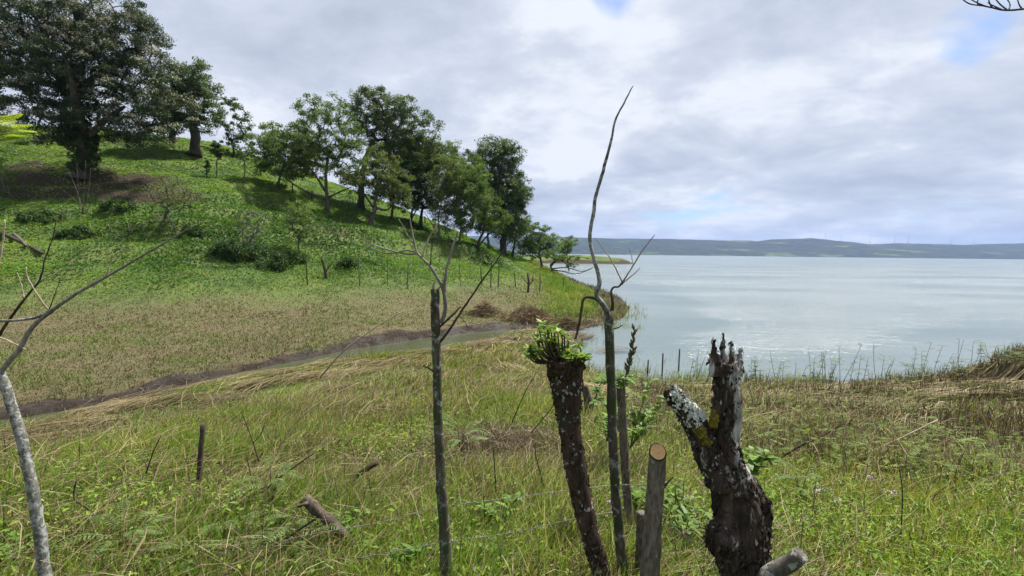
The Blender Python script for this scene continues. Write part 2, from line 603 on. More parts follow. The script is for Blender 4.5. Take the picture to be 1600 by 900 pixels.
def _k(d2):
    return 0.5 * d2 * np.log(d2 + 1e-12)


_n = len(C)
_A = np.zeros((_n + 3, _n + 3))
_d2 = ((_cu[:, None] - _cu[None]) ** 2).sum(-1)
_A[:_n, :_n] = _k(_d2) + np.eye(_n) * 1e-3
_A[:_n, _n] = 1
_A[:_n, _n + 1:] = _cu
_A[_n:, :_n] = _A[:_n, _n:].T
# heights vary over very different scales: interpolate slope-like values z / (r + 4)
_sc = np.hypot(C[:, 0], C[:, 1]) + 6.0
_w = np.linalg.solve(_A, np.concatenate([(C[:, 2] - 4.0) / _sc, np.zeros(3)]))


def tps(x, y):
    u = _uv(x, y)
    out = _w[_n] + u @ _w[_n + 1:]
    for k in range(_n):
        out = out + _w[k] * _k((u[:, 0] - _cu[k, 0]) ** 2 + (u[:, 1] - _cu[k, 1]) ** 2)
    return out * (np.hypot(x, y) + 6.0) + 4.0


SCARP = np.array([at(570, 386, 48)[:2], at(805, 412, 64)[:2]])


def fields(x, y):
    """height and ground-cover fields at world x, y"""
    x = np.asarray(x, float)
    y = np.asarray(y, float)
    r = np.hypot(x, y)
    d = seg_dist(x, y, WATER)
    wet = inside(x, y, WATER)
    z = np.clip(tps(x, y), 0.0, 90.0)
    farside = far_side(x, y)
    # cattle terraces on the far hillside
    hill = sstep(z, 1.2, 3.0) * (r > 22) * (r < 200) * farside
    z = z + hill * 0.22 * np.sin(2 * np.pi * (z + 0.9 * noise2(x, y, 14, 2, 1.3)) / 1.7)
    a, b = SCARP
    t = b - a
    L = np.linalg.norm(t)
    s_ = ((x - a[0]) * -t[1] + (y - a[1]) * t[0]) / L + 1.2 * noise2(x, y, 5, 2, 14.0)
    l_ = ((x - a[0]) * t[0] + (y - a[1]) * t[1]) / L ** 2
    z = z + farside * 1.1 * (sstep(s_, -0.5, 0.5) - 0.5) * np.exp(-(s_ / 5.0) ** 2) * sstep(l_, -0.15, 0.15) * (1 - sstep(l_, 0.85, 1.15))
    lump = noise2(x, y, 2.6, 4, 2.2)
    lump2 = noise2(x, y, 0.8, 2, 5.2)
    weedy = hill * sstep(noise2(x, y, 9, 2, 8.8), -0.25, 0.25) * (1 - sstep(z, 7, 11))
    z = z + hill * (0.16 * lump + 0.07 * lump2) + weedy * 0.45 * np.maximum(lump + 0.15, 0)
    z = z + (1 - hill) * sstep(d, 0.2, 2.5) * (0.07 * lump + 0.035 * lump2) * np.clip(r / 3, 0.3, 1)
    mudz = farside * (1 - sstep(d, 0.8, 3.2)) * (r < 70)
    z = z + mudz * (0.10 * lump2 + 0.09 * noise2(x, y, 0.4, 2, 9.4) + 0.03)
    bank = np.where(farside, 0.5, np.where(x < 3.5, 0.10 + 0.05 * np.minimum(d, 6), np.where(x > 14, 0.55, 0.2)))
    z = np.clip(z, 0.03 + 0.02 * np.minimum(d, 12), 0.03 + bank * d)
    z = np.where(wet, -0.06 - np.minimum(0.14 * d, 3.0), z)
    return z, d, wet, farside, hill, weedy


def far_side(x, y):
    """True beyond the stream (hill side)"""
    dn = seg_dist(x, y, NEARBANK, False)
    df = seg_dist(x, y, FARBANK, False)
    return (df < dn) & (y > -40) | (np.hypot(x, y) > 120)


def height(x, y):
    return fields(np.atleast_1d(x), np.atleast_1d(y))[0]


def ground_at(px, py, rmax=400.0):
    """first ground point along the ray of a photo pixel (returns point and view depth)"""
    r = ray(px, py)
    D = np.geomspace(1.4, rmax, 1500)
    P = EYE[None] + D[:, None] * r[None]
    h = fields(P[:, 0], P[:, 1])[0]
    below = np.nonzero(P[:, 2] <= h)[0]
    if len(below) == 0:
        k = int(np.argmin(P[20:, 2] - h[20:])) + 20
    else:
        k = below[0]
    return np.array((P[k, 0], P[k, 1], h[k])), D[k]


def cover(x, y, z, d, wet, farside, hill, weedy):
    n = noise2(x, y, 3.0, 3, 4.4)
    n2 = noise2(x, y, 9.0, 2, 6.1)
    r = np.hypot(x, y)
    sd = seg_dist(x, y, FARBANK[:len(head_far) + 20], False)
    flat = farside * (1 - sstep(z + 0.55 * n, 0.35, 1.6)) * (r < 120)
    prom = farside * sstep(x + 3.0 * n + 2 * n2, 0.5, 5.0) * (r < 90)                     # the promontory is grassier
    green_far = (1 - flat) * (1 - prom) + prom * sstep(d + 1.6 * n, 0.8, 3.2)
    nearright = sstep(x - 0.12 * y + 1.2 * n, 0.6, 2.6) * sstep(r, 5.0, 7.5)
    green_near = np.clip(0.75 + 0.5 * n - 0.75 * nearright, 0, 1)
    green = np.where(farside, green_far, green_near)
    dry = np.where(farside, flat * (1 - prom) * 0.5, np.clip(0.25 + 0.8 * n2 + 0.5 * nearright, 0, 1))
    rag = 0.9 * noise2(x, y, 1.1, 3, 41.0) + 0.9 * n2
    mud_far = (1 - sstep(sd + rag, 0.0, 1.4)) + prom * (1 - sstep(d + 1.3 * rag, 0.5, 2.2))
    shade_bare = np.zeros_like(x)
    bx, by = SHADE_BARE[:2]
    shade_bare = 0.85 * (1 - sstep(np.hypot((x - bx) / 13.0, (y - by) / 4.5) + 0.7 * n, 0.5, 1.3))  # bare soil whose dark colour also deepens the great tree's shade
    spit = (r > 150) & (y < 260) & (x > -40)
    streak = sstep(noise2(x, y, 4.5, 3, 27.0), .22, .45) * hill * (1 - sstep(r, 60, 80))
    mud_far = mud_far + .55 * streak
    rb = (~farside) * sstep(x, 13, 15) * (1 - sstep(d + .6 * n, 0.9, 2.2)) * (y > 8)
    mud_far = np.where(spit, 1 - sstep(z + 0.8 * n2, 0.9, 1.7), mud_far)
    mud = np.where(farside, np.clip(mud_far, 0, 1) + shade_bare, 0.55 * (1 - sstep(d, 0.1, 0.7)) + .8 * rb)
    wetm = np.where(farside & (r < 120), 1 - sstep(sd + 0.2 * n, 0.25, 1.0), 0) * (x < 3)
    return green, dry, mud, wetm


SHADE_BARE = (-30.0, 36.0)
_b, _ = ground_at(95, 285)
SHADE_BARE = (_b[0], _b[1])


def warp_axis(n, A_, B_):
    u = np.linspace(-1, 1, n)
    return A_ * np.sinh(B_ * u)


def build_ground():
    xs = warp_axis(1080, 5.5, 8.1)
    ys = warp_axis(1080, 5.5, 8.1) + 3.0
    X, Y = np.meshgrid(xs, ys)
    x, y = X.ravel(), Y.ravel()
    f = fields(x, y)
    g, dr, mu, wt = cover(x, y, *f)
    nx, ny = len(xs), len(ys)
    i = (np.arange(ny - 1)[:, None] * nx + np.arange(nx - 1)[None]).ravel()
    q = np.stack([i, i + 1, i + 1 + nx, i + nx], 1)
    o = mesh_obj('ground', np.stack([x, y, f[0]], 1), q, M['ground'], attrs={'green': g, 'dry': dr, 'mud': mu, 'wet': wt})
    tag(o, kind='structure')
    return o


def build_water():
    xs = warp_axis(260, 6.0, 7.9)
    ys = warp_axis(260, 6.0, 7.9) + 10
    X, Y = np.meshgrid(xs, ys)
    x, y = X.ravel(), Y.ravel()
    mouth = np.hypot((x - 2.5) / 1.0, (y - 24.0) / 1.0)
    silt = np.where((x < 2.5) & (y < 45), sstep(-x + 0.18 * (y - 24), -2.0, 1.5), 0.0) * (np.hypot(x, y) < 120)
    d = seg_dist(x, y, WATER)
    shallow = 0.55 * (1 - sstep(d, 0.3, 5.0)) * (np.hypot(x, y) < 60)
    calm = np.clip(silt + 0.75 * (1 - sstep(d, 1.0, 9.0)) * (np.hypot(x, y) < 80), 0, 1)
    nx, ny = len(xs), len(ys)
    i = (np.arange(ny - 1)[:, None] * nx + np.arange(nx - 1)[None]).ravel()
    q = np.stack([i, i + 1, i + 1 + nx, i + nx], 1)
    o = mesh_obj('water', np.stack([x, y, 0 * x], 1), q, M['water'], attrs={'silt': silt, 'calm': calm})
    tag(o, kind='structure')


SKY = [(600, 26), (860, 25.7), (975, 25), (1060, 25.5), (1114, 24), (1170, 23), (1211, 22), (1239, 26.5), (1290, 28.5), (1330, 26), (1359, 23.5), (1387, 20.5), (1440, 22.5), (1507, 21.6), (1568, 20), (1600, 23.5), (1700, 27), (1900, 24)]


def build_hills():
    """far shore: two ridges across the lake, 3.6 to 6 km away"""
    px = np.linspace(450, 2300, 420)
    prof = np.interp(px, [p[0] for p in SKY], [p[1] for p in SKY])
    lat = (px - 800.0) / FPX
    depth = np.concatenate([np.linspace(3500, 5200, 46), np.linspace(5300, 7000, 12)])
    PX, DD = np.meshgrid(lat, depth)
    x, y = (PX * 4400).ravel(), DD.ravel()
    top = np.broadcast_to(prof * 4700 / FPX, PX.shape).ravel()
    t = (y - 3600) / 1100.0
    rise = np.clip(sstep(t, -0.1, 1.0), 0, 1) * (1 - 0.5 * sstep(t, 1.05, 3.0))
    n = noise2(x, y, 700, 5, 3.3)
    n2 = noise2(x, y, 160, 3, 1.9)
    front = 36 * np.maximum(noise2(x, y, 900, 3, 7.7) + 0.25, 0) * np.exp(-((y - 3850) / 220) ** 2)
    z = top * rise + (n * 22 + n2 * 9) * sstep(t, 0.02, 0.4) * (1 - 0.75 * sstep(t, 0.7, 1.0)) + n2 * 3 * sstep(t, 0.0, 0.2) + front - 2.0 * (t < 0) - 0.5
    z = np.maximum(z, -3)
    nx, ny = len(px), len(depth)
    i = (np.arange(ny - 1)[:, None] * nx + np.arange(nx - 1)[None]).ravel()
    q = np.stack([i, i + 1, i + 1 + nx, i + nx], 1)
    o = mesh_obj('hills', np.stack([x, y, z], 1), q, M['hills'])
    tag(o, kind='structure')
    return x, y, z


build_ground()
build_water()
HX, HY, HZ = build_hills()

# ------------------------------------------------------------------ haze over the lake
def build_haze():
    x0, x1, y0, y1, z0, z1 = -9900, 9900, -5000, 7600, -6.0, 330.0
    v = [(x, y, z) for z in (z0, z1) for x, y in ((x0, y0), (x1, y0), (x1, y1), (x0, y1))]
    q = [(0, 3, 2, 1), (4, 5, 6, 7), (0, 1, 5, 4), (1, 2, 6, 5), (2, 3, 7, 6), (3, 0, 4, 7)]
    m, w = new_mat('lake_haze')
    out = w.n('ShaderNodeOutputMaterial')
    p = w.n('ShaderNodeVolumePrincipled', {'Color': (0.34, 0.50, 0.92, 1), 'Density': HAZE, 'Anisotropy': 0.1})
    w.link(p.outputs[0], out.inputs['Volume'])
    tag(mesh_obj('haze', v, [np.array(q)], m, smooth=False), kind='stuff')


HAZE = 0.00007
build_haze()

# ------------------------------------------------------------------ trees
M['bark_grey'] = bark_mat('grey_tree_bark', (0.055, 0.045, 0.036), (0.15, 0.13, 0.11), lichen=(0.30, 0.31, 0.28), lich_amt=0.25, scale=4.0, bdist=0.03)
M['bark_dark'] = bark_mat('dark_tree_bark', (0.040, 0.034, 0.028), (0.115, 0.100, 0.082), scale=4.0, bdist=0.03)
M['bark_pale'] = bark_mat('pale_tree_bark', (0.12, 0.11, 0.095), (0.28, 0.26, 0.23), scale=5.0, bdist=0.02)
M['leaf_dark'] = leaf_mat('dark_glossy_leaves', [(0.0, (0.032, 0.060, 0.023)), (0.5, (0.068, 0.115, 0.042)), (1.0, (0.135, 0.195, 0.070))], 0.42, 0.45)
M['leaf_mid'] = leaf_mat('mid_green_leaves', [(0.0, (0.045, 0.088, 0.022)), (0.5, (0.095, 0.165, 0.040)), (1.0, (0.175, 0.255, 0.070))], 0.45)
M['leaf_light'] = leaf_mat('yellow_green_leaves', [(0.0, (0.050, 0.095, 0.018)), (0.5, (0.095, 0.165, 0.030)), (1.0, (0.180, 0.260, 0.055))], 0.4)
M['leaf_olive'] = leaf_mat('olive_leaves', [(0.0, (0.052, 0.080, 0.024)), (0.5, (0.110, 0.152, 0.044)), (1.0, (0.195, 0.235, 0.075))], 0.42)
M['leaf_flower'] = leaf_mat('dark_leaves_with_pale_blossom', [(0.0, (0.020, 0.036, 0.018)), (0.45, (0.046, 0.076, 0.032)), (0.74, (0.090, 0.120, 0.055)), (0.80, (0.33, 0.31, 0.27)), (1.0, (0.50, 0.47, 0.42))], 0.22, 0.5)


def pick_in(ells, n, spacing):
    """random clump centres inside a union of ellipsoids (cx,cy,cz,rx,ry,rz), biased to the shell"""
    vol = np.array([e[3] * e[4] * e[5] for e in ells])
    out = []
    tries = 0
    while len(out) < n and tries < n * 40:
        tries += 1
        e = ells[rng.choice(len(ells), p=vol / vol.sum())]
        u = rng.normal(size=3)
        u /= np.linalg.norm(u)
        rr = rng.random() ** 0.42
        c = np.array(e[:3]) + u * rr * np.array(e[3:6])
        if out and np.min(np.linalg.norm(np.array(out) - c, axis=1)) < spacing:
            continue
        out.append(c)
    return np.array(out)


def skeleton(trunk, centres, r_base, r_min, sag=0.0, wander=0.12):
    """connects clump centres to the trunk by limbs; returns list of (path, radii)"""
    nodes = [p for p in trunk]
    parent = [-1] + list(range(len(trunk) - 1))
    ends = []
    order = np.argsort(np.linalg.norm(centres - trunk[-1], axis=1))
    first_free = max(1, int(len(trunk) * 0.55))
    paths = []
    for ci in order:
        c = centres[ci]
        N = np.array(nodes)
        dv = c - N
        dist = np.linalg.norm(dv, axis=1)
        up = dv[:, 2] / (dist + 1e-6)
        cost = dist * (1 + 0.55 * np.clip(0.25 - up, 0, 2))
        cost[:first_free] += 1e3
        k = int(np.argmin(cost))
        p0 = nodes[k]
        m = max(3, int(dist[k] / 0.7) + 2)
        t = np.linspace(0, 1, m)[:, None]
        mid = (p0 + c) / 2 + np.array((0, 0, 1.0)) * dist[k] * (0.16 - sag) + rng.normal(size=3) * dist[k] * wander
        path = (1 - t) ** 2 * p0 + 2 * t * (1 - t) * mid + t ** 2 * c
        idx = [k]
        for q in path[1:]:
            nodes.append(q)
            parent.append(idx[-1])
            idx.append(len(nodes) - 1)
        ends.append(idx[-1])
        paths.append(idx)
    cnt = np.zeros(len(nodes))
    for e in ends:
        k = e
        while k >= 0:
            cnt[k] += 1
            k = parent[k]
    total = max(cnt[0], 1)
    rad = r_min + (r_base - r_min) * (cnt / total) ** 0.55
    N = np.array(nodes)
    return [(N[i], np.minimum(rad[i], rad[i[1]] * 1.02)) for i in paths], N, rad


def foliage(centres, per, spread, leaf, flat=0.6, aspect=0.5, droop=0.0, wind=None, var_lo=0.0, var_hi=1.0, flower=0.0, top=None, seed=0):
    n = len(centres) * per
    sp = np.repeat(spread * rng.uniform(0.65, 1.3, len(centres)), per)[:, None]
    off = rng.normal(size=(n, 3))
    off = unit(off) * (rng.random((n, 1)) ** 0.5) * sp
    off[:, 2] *= flat
    off[:, 2] -= droop * (off[:, 0] ** 2 + off[:, 1] ** 2) / (spread + 1e-6)
    c = np.repeat(centres, per, axis=0) + off
    if wind is not None:
        c = c + np.array(wind) * rng.random((n, 1)) * spread
    # break up the clumps with a coarse hole pattern
    keep = fbm(c / (spread * 0.75) + 3.1, 2) > -0.32
    c = c[keep]
    n = len(c)
    ax = rng.normal(size=(n, 3))
    if wind is not None:
        ax = unit(ax) * 0.8 + np.array(wind)
    ax[:, 2] -= 0.15
    nr = rng.normal(size=(n, 3)) * 0.75 + np.array((0, 0, 1.0))
    size = leaf * rng.uniform(0.6, 1.5, n)
    v, q = leaf_quads(c, size, nr, aspect, unit(ax), 0.08)
    clump = np.repeat(rng.uniform(-0.18, 0.18, len(centres)), per)[keep]
    var = np.clip(rng.uniform(var_lo, var_hi, n) * 0.75 + 0.12 + clump, 0.0, 0.99)
    if flower:
        pn = fbm(c / 1.1 + 7.7, 2)
        var = np.clip(var * 0.74, 0, 0.73)
        fl = (pn > 0.12) & (rng.random(n) < flower) & (off[keep][:, 2] > -0.05 * spread)
        var[fl] = rng.uniform(0.8, 1.0, fl.sum())
    return v, q, np.repeat(var, 4)


def tree(name, base_px, label, cat='tree', group=None, ells=(), clumps=70, per=150, spread=0.9, leaf=0.24, bark='bark_grey', leafm='leaf_mid',
         trunk=None, r=0.22, flat=0.65, wind=None, flower=0.0, aspect=0.5, depth=None, multi=None, r_min=0.018, sag=0.0, droop=0.0, var=(0, 1), ydepth=0.9, spacing=None, twigs=0):
    """base_px: photo pixel of the trunk foot; ells: crown lobes as (px, py, rx_px, ry_px[, push]) at the trunk's distance;
    trunk: further photo pixels up the trunk"""
    if depth is None:
        b, D = ground_at(*base_px)
    else:
        D = depth
        b = at(base_px[0], base_px[1], D)
        b[2] = height(b[0], b[1])[0]
    D = float(np.dot(b - EYE, ray(800, 450)) / np.dot(ray(800, 450), ray(800, 450)))
    s = D / FPX
    E = []
    for e in ells:
        c = at(e[0], e[1], D)
        push = e[4] if len(e) > 4 else 0.0
        hv = unit(np.array((c[0], c[1], 0.0)))
        c = c + hv * push
        E.append((c[0], c[1], c[2], e[2] * s, max(e[2] * s * ydepth, 0.3), e[3] * s))
    clumps, spread, per, leaf = int(clumps * 1.7), spread * 0.70, int(per * (1.35 if name == 'flowering_tree' else 1.1)), leaf * 0.66
    root = empty(name, b)
    tag(root, label, cat, group)
    tp = [b - np.array((0, 0, 0.3))] + [at(p[0], p[1], D) + (unit(np.array((p[0] - 800, FPX, 0.0))) * (p[2] if len(p) > 2 else 0)) for p in (trunk or [])]
    if len(tp) == 1:
        tp.append(b + (np.mean([e[:3] for e in E], axis=0) - b) * 0.6)
    tp = spline(tp, max(6, int(np.linalg.norm(tp[-1] - tp[0]) / 0.6)))
    tp = tp + np.concatenate([np.zeros((1, 3)), rng.normal(size=(len(tp) - 1, 3)) * r * 0.18])
    mb = MB()
    cen = pick_in(E, clumps, spacing if spacing else spread * 0.55)
    limbs, N, rad = skeleton(tp, cen, r * 0.9, r_min, sag)
    tr = np.linspace(r, r * 0.55, len(tp))
    tr[0] *= 1.7
    if len(tr) > 2:
        tr[1] *= 1.15
    mb.tube(tp, tr, 10, 0.25, r * 1.5)
    for P, R in limbs:
        mb.tube(P, R, 6, cap=False)
        if twigs:
            for k in range(twigs):
                a = P[-1] + rng.normal(size=3) * 0.05
                bb = a + unit(rng.normal(size=3) + np.array((0, 0, 0.4))) * spread * rng.uniform(0.5, 1.1)
                mb.tube(np.stack([a, (a + bb) / 2 + rng.normal(size=3) * 0.05, bb]), [r_min * 0.9, r_min * 0.7, r_min * 0.4], 4, cap=False)
    for mpts in (multi or []):
        P = spline([at(p[0], p[1], D) + unit(np.array((p[0] - 800, FPX, 0.0))) * (p[2] if len(p) > 2 else 0) for p in mpts], 10)
        mb.tube(P, np.linspace(r * 0.55, r * 0.2, len(P)), 7, 0.2, r)
    mb.build('trunk', M[bark], root)
    if per:
        v, q, va = foliage(cen, per, spread, leaf, flat, aspect, droop, wind, var[0], var[1], flower)
        mesh_obj('crown', v, [q], M[leafm], root, {'var': va}, smooth=False)
    return root, b, D, tp


HILLTREES = 'trees on the pasture hillside'
# the great windswept tree at the left and its neighbour out at the edge
_t = tree('flowering_tree', (128, 278), 'huge dark windswept tree with pale blossom on a thick ivy covered trunk', group=HILLTREES,
     ells=[(120, 95, 110, 88), (40, 60, 85, 80), (205, 110, 85, 78), (255, 160, 55, 58), (215, 205, 60, 26), (90, 200, 60, 26), (130, 30, 110, 60), (150, 195, 90, 35), (60, 160, 60, 40), (20, 120, 50, 50), (205, 60, 55, 40)],
     clumps=420, per=180, spread=1.05, leaf=0.27, bark='bark_dark', leafm='leaf_flower', trunk=[(132, 240), (128, 205), (118, 160), (112, 110)], r=0.62, wind=(0.55, -0.1, -0.15), flower=0.75, aspect=0.42,
     multi=[[(135, 215, -1.2), (120, 180, -2.5), (112, 140, -3), (100, 100, -3), (80, 70, -3)], [(140, 215, -1), (165, 190, -1), (195, 170, -1)]])
# ivy and shoots that thicken the great tree's trunk
ivy_p = spline(_t[3][1:], 60)
ivy_c = ivy_p[rng.integers(0, 60, 240)] + unit(rng.normal(size=(240, 3)) * np.array((1, 1, .2))) * rng.uniform(.5, 1.15, 240)[:, None]
ivy_v, ivy_q, ivy_a = foliage(ivy_c, 40, .42, .24, 1.0)
mesh_obj('ivy', ivy_v, [ivy_q], M['leaf_dark'], _t[0], {'var': ivy_a * .6}, smooth=False)
tree('flowering_tree', (-60, 262), 'dark blossom tree cut by the left frame edge, behind the huge windswept one', group=HILLTREES,
     ells=[(-60, 120, 80, 70), (0, 60, 45, 60), (-20, 165, 60, 40), (-80, 60, 80, 60)], clumps=130, per=150, spread=1.1, leaf=0.3, bark='bark_dark', leafm='leaf_flower', r=0.5, wind=(0.5, 0, -0.1), flower=0.6)
tree('ridge_tree', (303, 243), 'dark crowned ridge tree on a short thick trunk, right of the huge windswept tree', group=HILLTREES,
     ells=[(300, 130, 42, 42), (275, 150, 35, 50), (320, 170, 26, 34), (305, 190, 28, 22), (268, 190, 22, 26)], clumps=130, per=120, spread=0.95, leaf=0.3, bark='bark_dark', leafm='leaf_dark', trunk=[(304, 220), (305, 195), (300, 160)], r=0.55, wind=(0.4, 0, -0.05))
tree('ridge_tree', (268, 222), 'ridge tree with stout dark trunk half hidden behind the huge windswept tree', group=HILLTREES,
     ells=[(262, 165, 32, 34), (245, 185, 30, 22)], clumps=50, per=110, spread=0.95, leaf=0.3, bark='bark_dark', leafm='leaf_dark', trunk=[(268, 195)], r=0.5)
tree('ridge_tree', (366, 246), 'thin open ridge tree with sparse tufted foliage against the sky', group=HILLTREES,
     ells=[(352, 172, 24, 26), (375, 200, 24, 30), (345, 200, 14, 26), (372, 228, 22, 16)], clumps=46, per=80, spread=0.7, leaf=0.3, bark='bark_grey', leafm='leaf_dark', r=0.16, wind=(0.3, 0, 0), twigs=2)
tree('sapling', (339, 280), 'small round topped sapling on a thin stem below the ridge tree', cat='sapling', ells=[(340, 232, 10, 14)], clumps=16, per=90, spread=0.42, leaf=0.24, leafm='leaf_dark', r=0.09, trunk=[(339, 250)])
tree('sapling', (323, 278), 'narrow leafy sapling standing close beside the round topped sapling', cat='sapling', ells=[(323, 258, 5, 14)], clumps=8, per=50, spread=0.3, leaf=0.2, leafm='leaf_dark', r=0.06)
tree('sapling', (381, 287), 'slim bent sapling with thin pale foliage right of the round topped sapling', cat='sapling', ells=[(384, 240, 12, 22)], clumps=14, per=36, spread=0.45, leaf=0.22, leafm='leaf_mid', r=0.07, twigs=2)

tree('light_green_tree', (432, 293), 'light green bushy tree left of the spreading many limbed tree', group=HILLTREES,
     ells=[(428, 220, 36, 30), (450, 255, 42, 30), (412, 248, 28, 32), (468, 212, 30, 24), (480, 260, 30, 26)], clumps=130, per=130, spread=0.85, leaf=0.26, leafm='leaf_mid', r=0.15, var=(0.35, 1.0))
tree('spreading_tree', (510, 332), 'spreading tree with many bare rising limbs and thin foliage, half way up the hill', group=HILLTREES,
     ells=[(505, 175, 45, 28), (470, 215, 45, 30), (535, 215, 40, 35), (450, 255, 35, 25), (500, 240, 45, 30), (560, 260, 25, 25), (420, 225, 22, 26)], clumps=170, per=85, spread=0.8, leaf=0.26, leafm='leaf_mid', bark='bark_dark', trunk=[(511, 310), (509, 285), (512, 240)], r=0.22,
     multi=[[(509, 312), (480, 300), (455, 285), (430, 262)], [(510, 310), (535, 298), (550, 292)], [(509, 300), (490, 270), (465, 240), (440, 222)]], twigs=2)
tree('tall_tree', (563, 324), 'tallest dark crowned tree of the hillside group with a thick trunk', group=HILLTREES,
     ells=[(585, 175, 45, 38), (630, 195, 48, 45), (655, 235, 40, 35), (600, 225, 45, 35), (665, 195, 28, 26), (555, 195, 20, 30), (640, 270, 45, 30), (580, 150, 26, 16), (540, 260, 30, 30)], clumps=230, per=150, spread=1.0, leaf=0.29, leafm='leaf_dark', bark='bark_dark', trunk=[(565, 290), (570, 255), (585, 215)], r=0.42, twigs=1, var=(0.15, 1))
tree('twisted_tree', (578, 353), 'low twisted tree with forked crooked trunk in front of the tallest tree', group=HILLTREES,
     ells=[(570, 285, 30, 30), (610, 285, 35, 32), (590, 250, 32, 26), (545, 280, 22, 18), (625, 310, 25, 14)], clumps=110, per=110, spread=0.75, leaf=0.23, leafm='leaf_olive', bark='bark_grey', trunk=[(585, 325), (588, 300), (590, 275)], r=0.26,
     multi=[[(588, 325), (605, 328), (618, 312)], [(584, 325), (570, 305), (562, 292)]])
tree('grove_tree', (612, 343), 'first slim trunked grove tree just right of the twisted tree', group=HILLTREES,
     ells=[(622, 258, 38, 42), (605, 300, 30, 20), (640, 230, 26, 22)], clumps=110, per=110, spread=0.85, leaf=0.25, leafm='leaf_mid', bark='bark_dark', r=0.2, trunk=[(614, 315)])
tree('grove_tree', (640, 350), 'grove tree with two leaning dark stems below the tallest crown', group=HILLTREES,
     ells=[(652, 278, 40, 40), (640, 315, 30, 18), (668, 242, 32, 28)], clumps=130, per=110, spread=0.85, leaf=0.25, leafm='leaf_olive', bark='bark_dark', r=0.18, trunk=[(645, 320)], multi=[[(640, 348), (652, 325), (660, 305)]])
tree('grove_tree', (657, 357), 'straight dark trunked grove tree in the middle of the row', group=HILLTREES,
     ells=[(682, 262, 40, 46), (668, 312, 34, 22), (700, 240, 24, 22)], clumps=135, per=110, spread=0.85, leaf=0.25, leafm='leaf_mid', bark='bark_dark', r=0.26, trunk=[(659, 325)])
tree('grove_tree', (688, 380), 'thin forked grove tree nearest the terrace edge', group=HILLTREES,
     ells=[(702, 288, 36, 44), (700, 330, 30, 20)], clumps=110, per=90, spread=0.75, leaf=0.22, leafm='leaf_olive', bark='bark_grey', r=0.13, trunk=[(685, 345), (690, 315)], multi=[[(687, 372), (672, 345), (662, 330)]])
tree('grove_tree', (716, 382), 'leaning thin grove tree before the yellow green one', group=HILLTREES,
     ells=[(728, 298, 38, 40), (718, 338, 32, 20), (708, 262, 26, 24), (745, 280, 28, 26)], clumps=130, per=100, spread=0.8, leaf=0.24, leafm='leaf_mid', bark='bark_dark', r=0.14, trunk=[(722, 350)])
tree('grove_tree', (745, 386), 'yellow green leaning tree low on the ridge near the bay', group=HILLTREES,
     ells=[(735, 262, 26, 22), (750, 318, 38, 28), (770, 345, 30, 22), (735, 348, 28, 20)], clumps=110, per=110, spread=0.75, leaf=0.23, leafm='leaf_light', bark='bark_dark', r=0.2, trunk=[(755, 360)], multi=[[(748, 384), (765, 365), (785, 352)]], var=(0, 0.75))
tree('grove_tree', (764, 391), 'broad mid green grove tree between the yellow green one and the dense dark one', group=HILLTREES,
     ells=[(745, 275, 34, 30), (765, 310, 34, 26), (722, 255, 24, 18), (760, 345, 28, 20)], clumps=110, per=100, spread=0.9, leaf=0.26, leafm='leaf_mid', bark='bark_grey', r=0.2, trunk=[(762, 365), (758, 330)], twigs=1, var=(0.1, 0.9))
tree('tall_tree', (786, 396), 'tall dense dark tree at the right end of the hillside grove', group=HILLTREES,
     ells=[(775, 240, 42, 24), (800, 255, 26, 30), (790, 300, 40, 36), (815, 315, 18, 40), (760, 275, 32, 24), (800, 350, 32, 34), (770, 345, 28, 28), (740, 245, 16, 12)], clumps=240, per=130, spread=1.15, leaf=0.34, leafm='leaf_dark', bark='bark_dark', r=0.5, trunk=[(788, 340), (785, 290)], var=(0.1, 0.9), twigs=1)
tree('grove_tree', (800, 400), 'olive crowned tree in front of the dense dark one at the grove end', group=HILLTREES,
     ells=[(795, 308, 36, 28), (806, 348, 32, 26), (775, 338, 30, 22), (815, 375, 20, 16)], clumps=120, per=100, spread=0.9, leaf=0.26, leafm='leaf_olive', bark='bark_dark', r=0.22, trunk=[(805, 375)])
tree('shore_tree', (848, 420), 'light green tree on the slope end where the hill meets the bay', group='trees at the water edge',
     ells=[(842, 370, 24, 22), (834, 390, 28, 16), (862, 382, 18, 16), (822, 365, 18, 22)], clumps=110, per=100, spread=0.8, leaf=0.28, leafm='leaf_mid', bark='bark_dark', r=0.2, var=(0.3, 1))
tree('shore_tree', (866, 428), 'nearly bare shore tree whose dark limbs reach out over the lake', group='trees at the water edge',
     ells=[(885, 404, 24, 7), (865, 400, 22, 10), (900, 414, 22, 4), (910, 402, 12, 5)], clumps=36, per=60, spread=0.55, leaf=0.24, leafm='leaf_mid', bark='bark_dark', r=0.17, r_min=0.03, trunk=[(860, 415)],
     multi=[[(862, 422), (880, 424), (900, 428), (925, 420)], [(862, 420), (885, 418), (910, 424), (930, 416)], [(860, 418), (872, 405), (888, 398)]], twigs=3, var=(0.3, 1))
tree('shore_tree', (890, 400), 'small round green tree farthest along the shore, beside the low spit', group='trees at the water edge', depth=120,
     ells=[(889, 379, 14, 10), (880, 390, 16, 8)], clumps=40, per=90, spread=0.95, leaf=0.36, leafm='leaf_mid', bark='bark_dark', r=0.2, var=(0.2, 1))

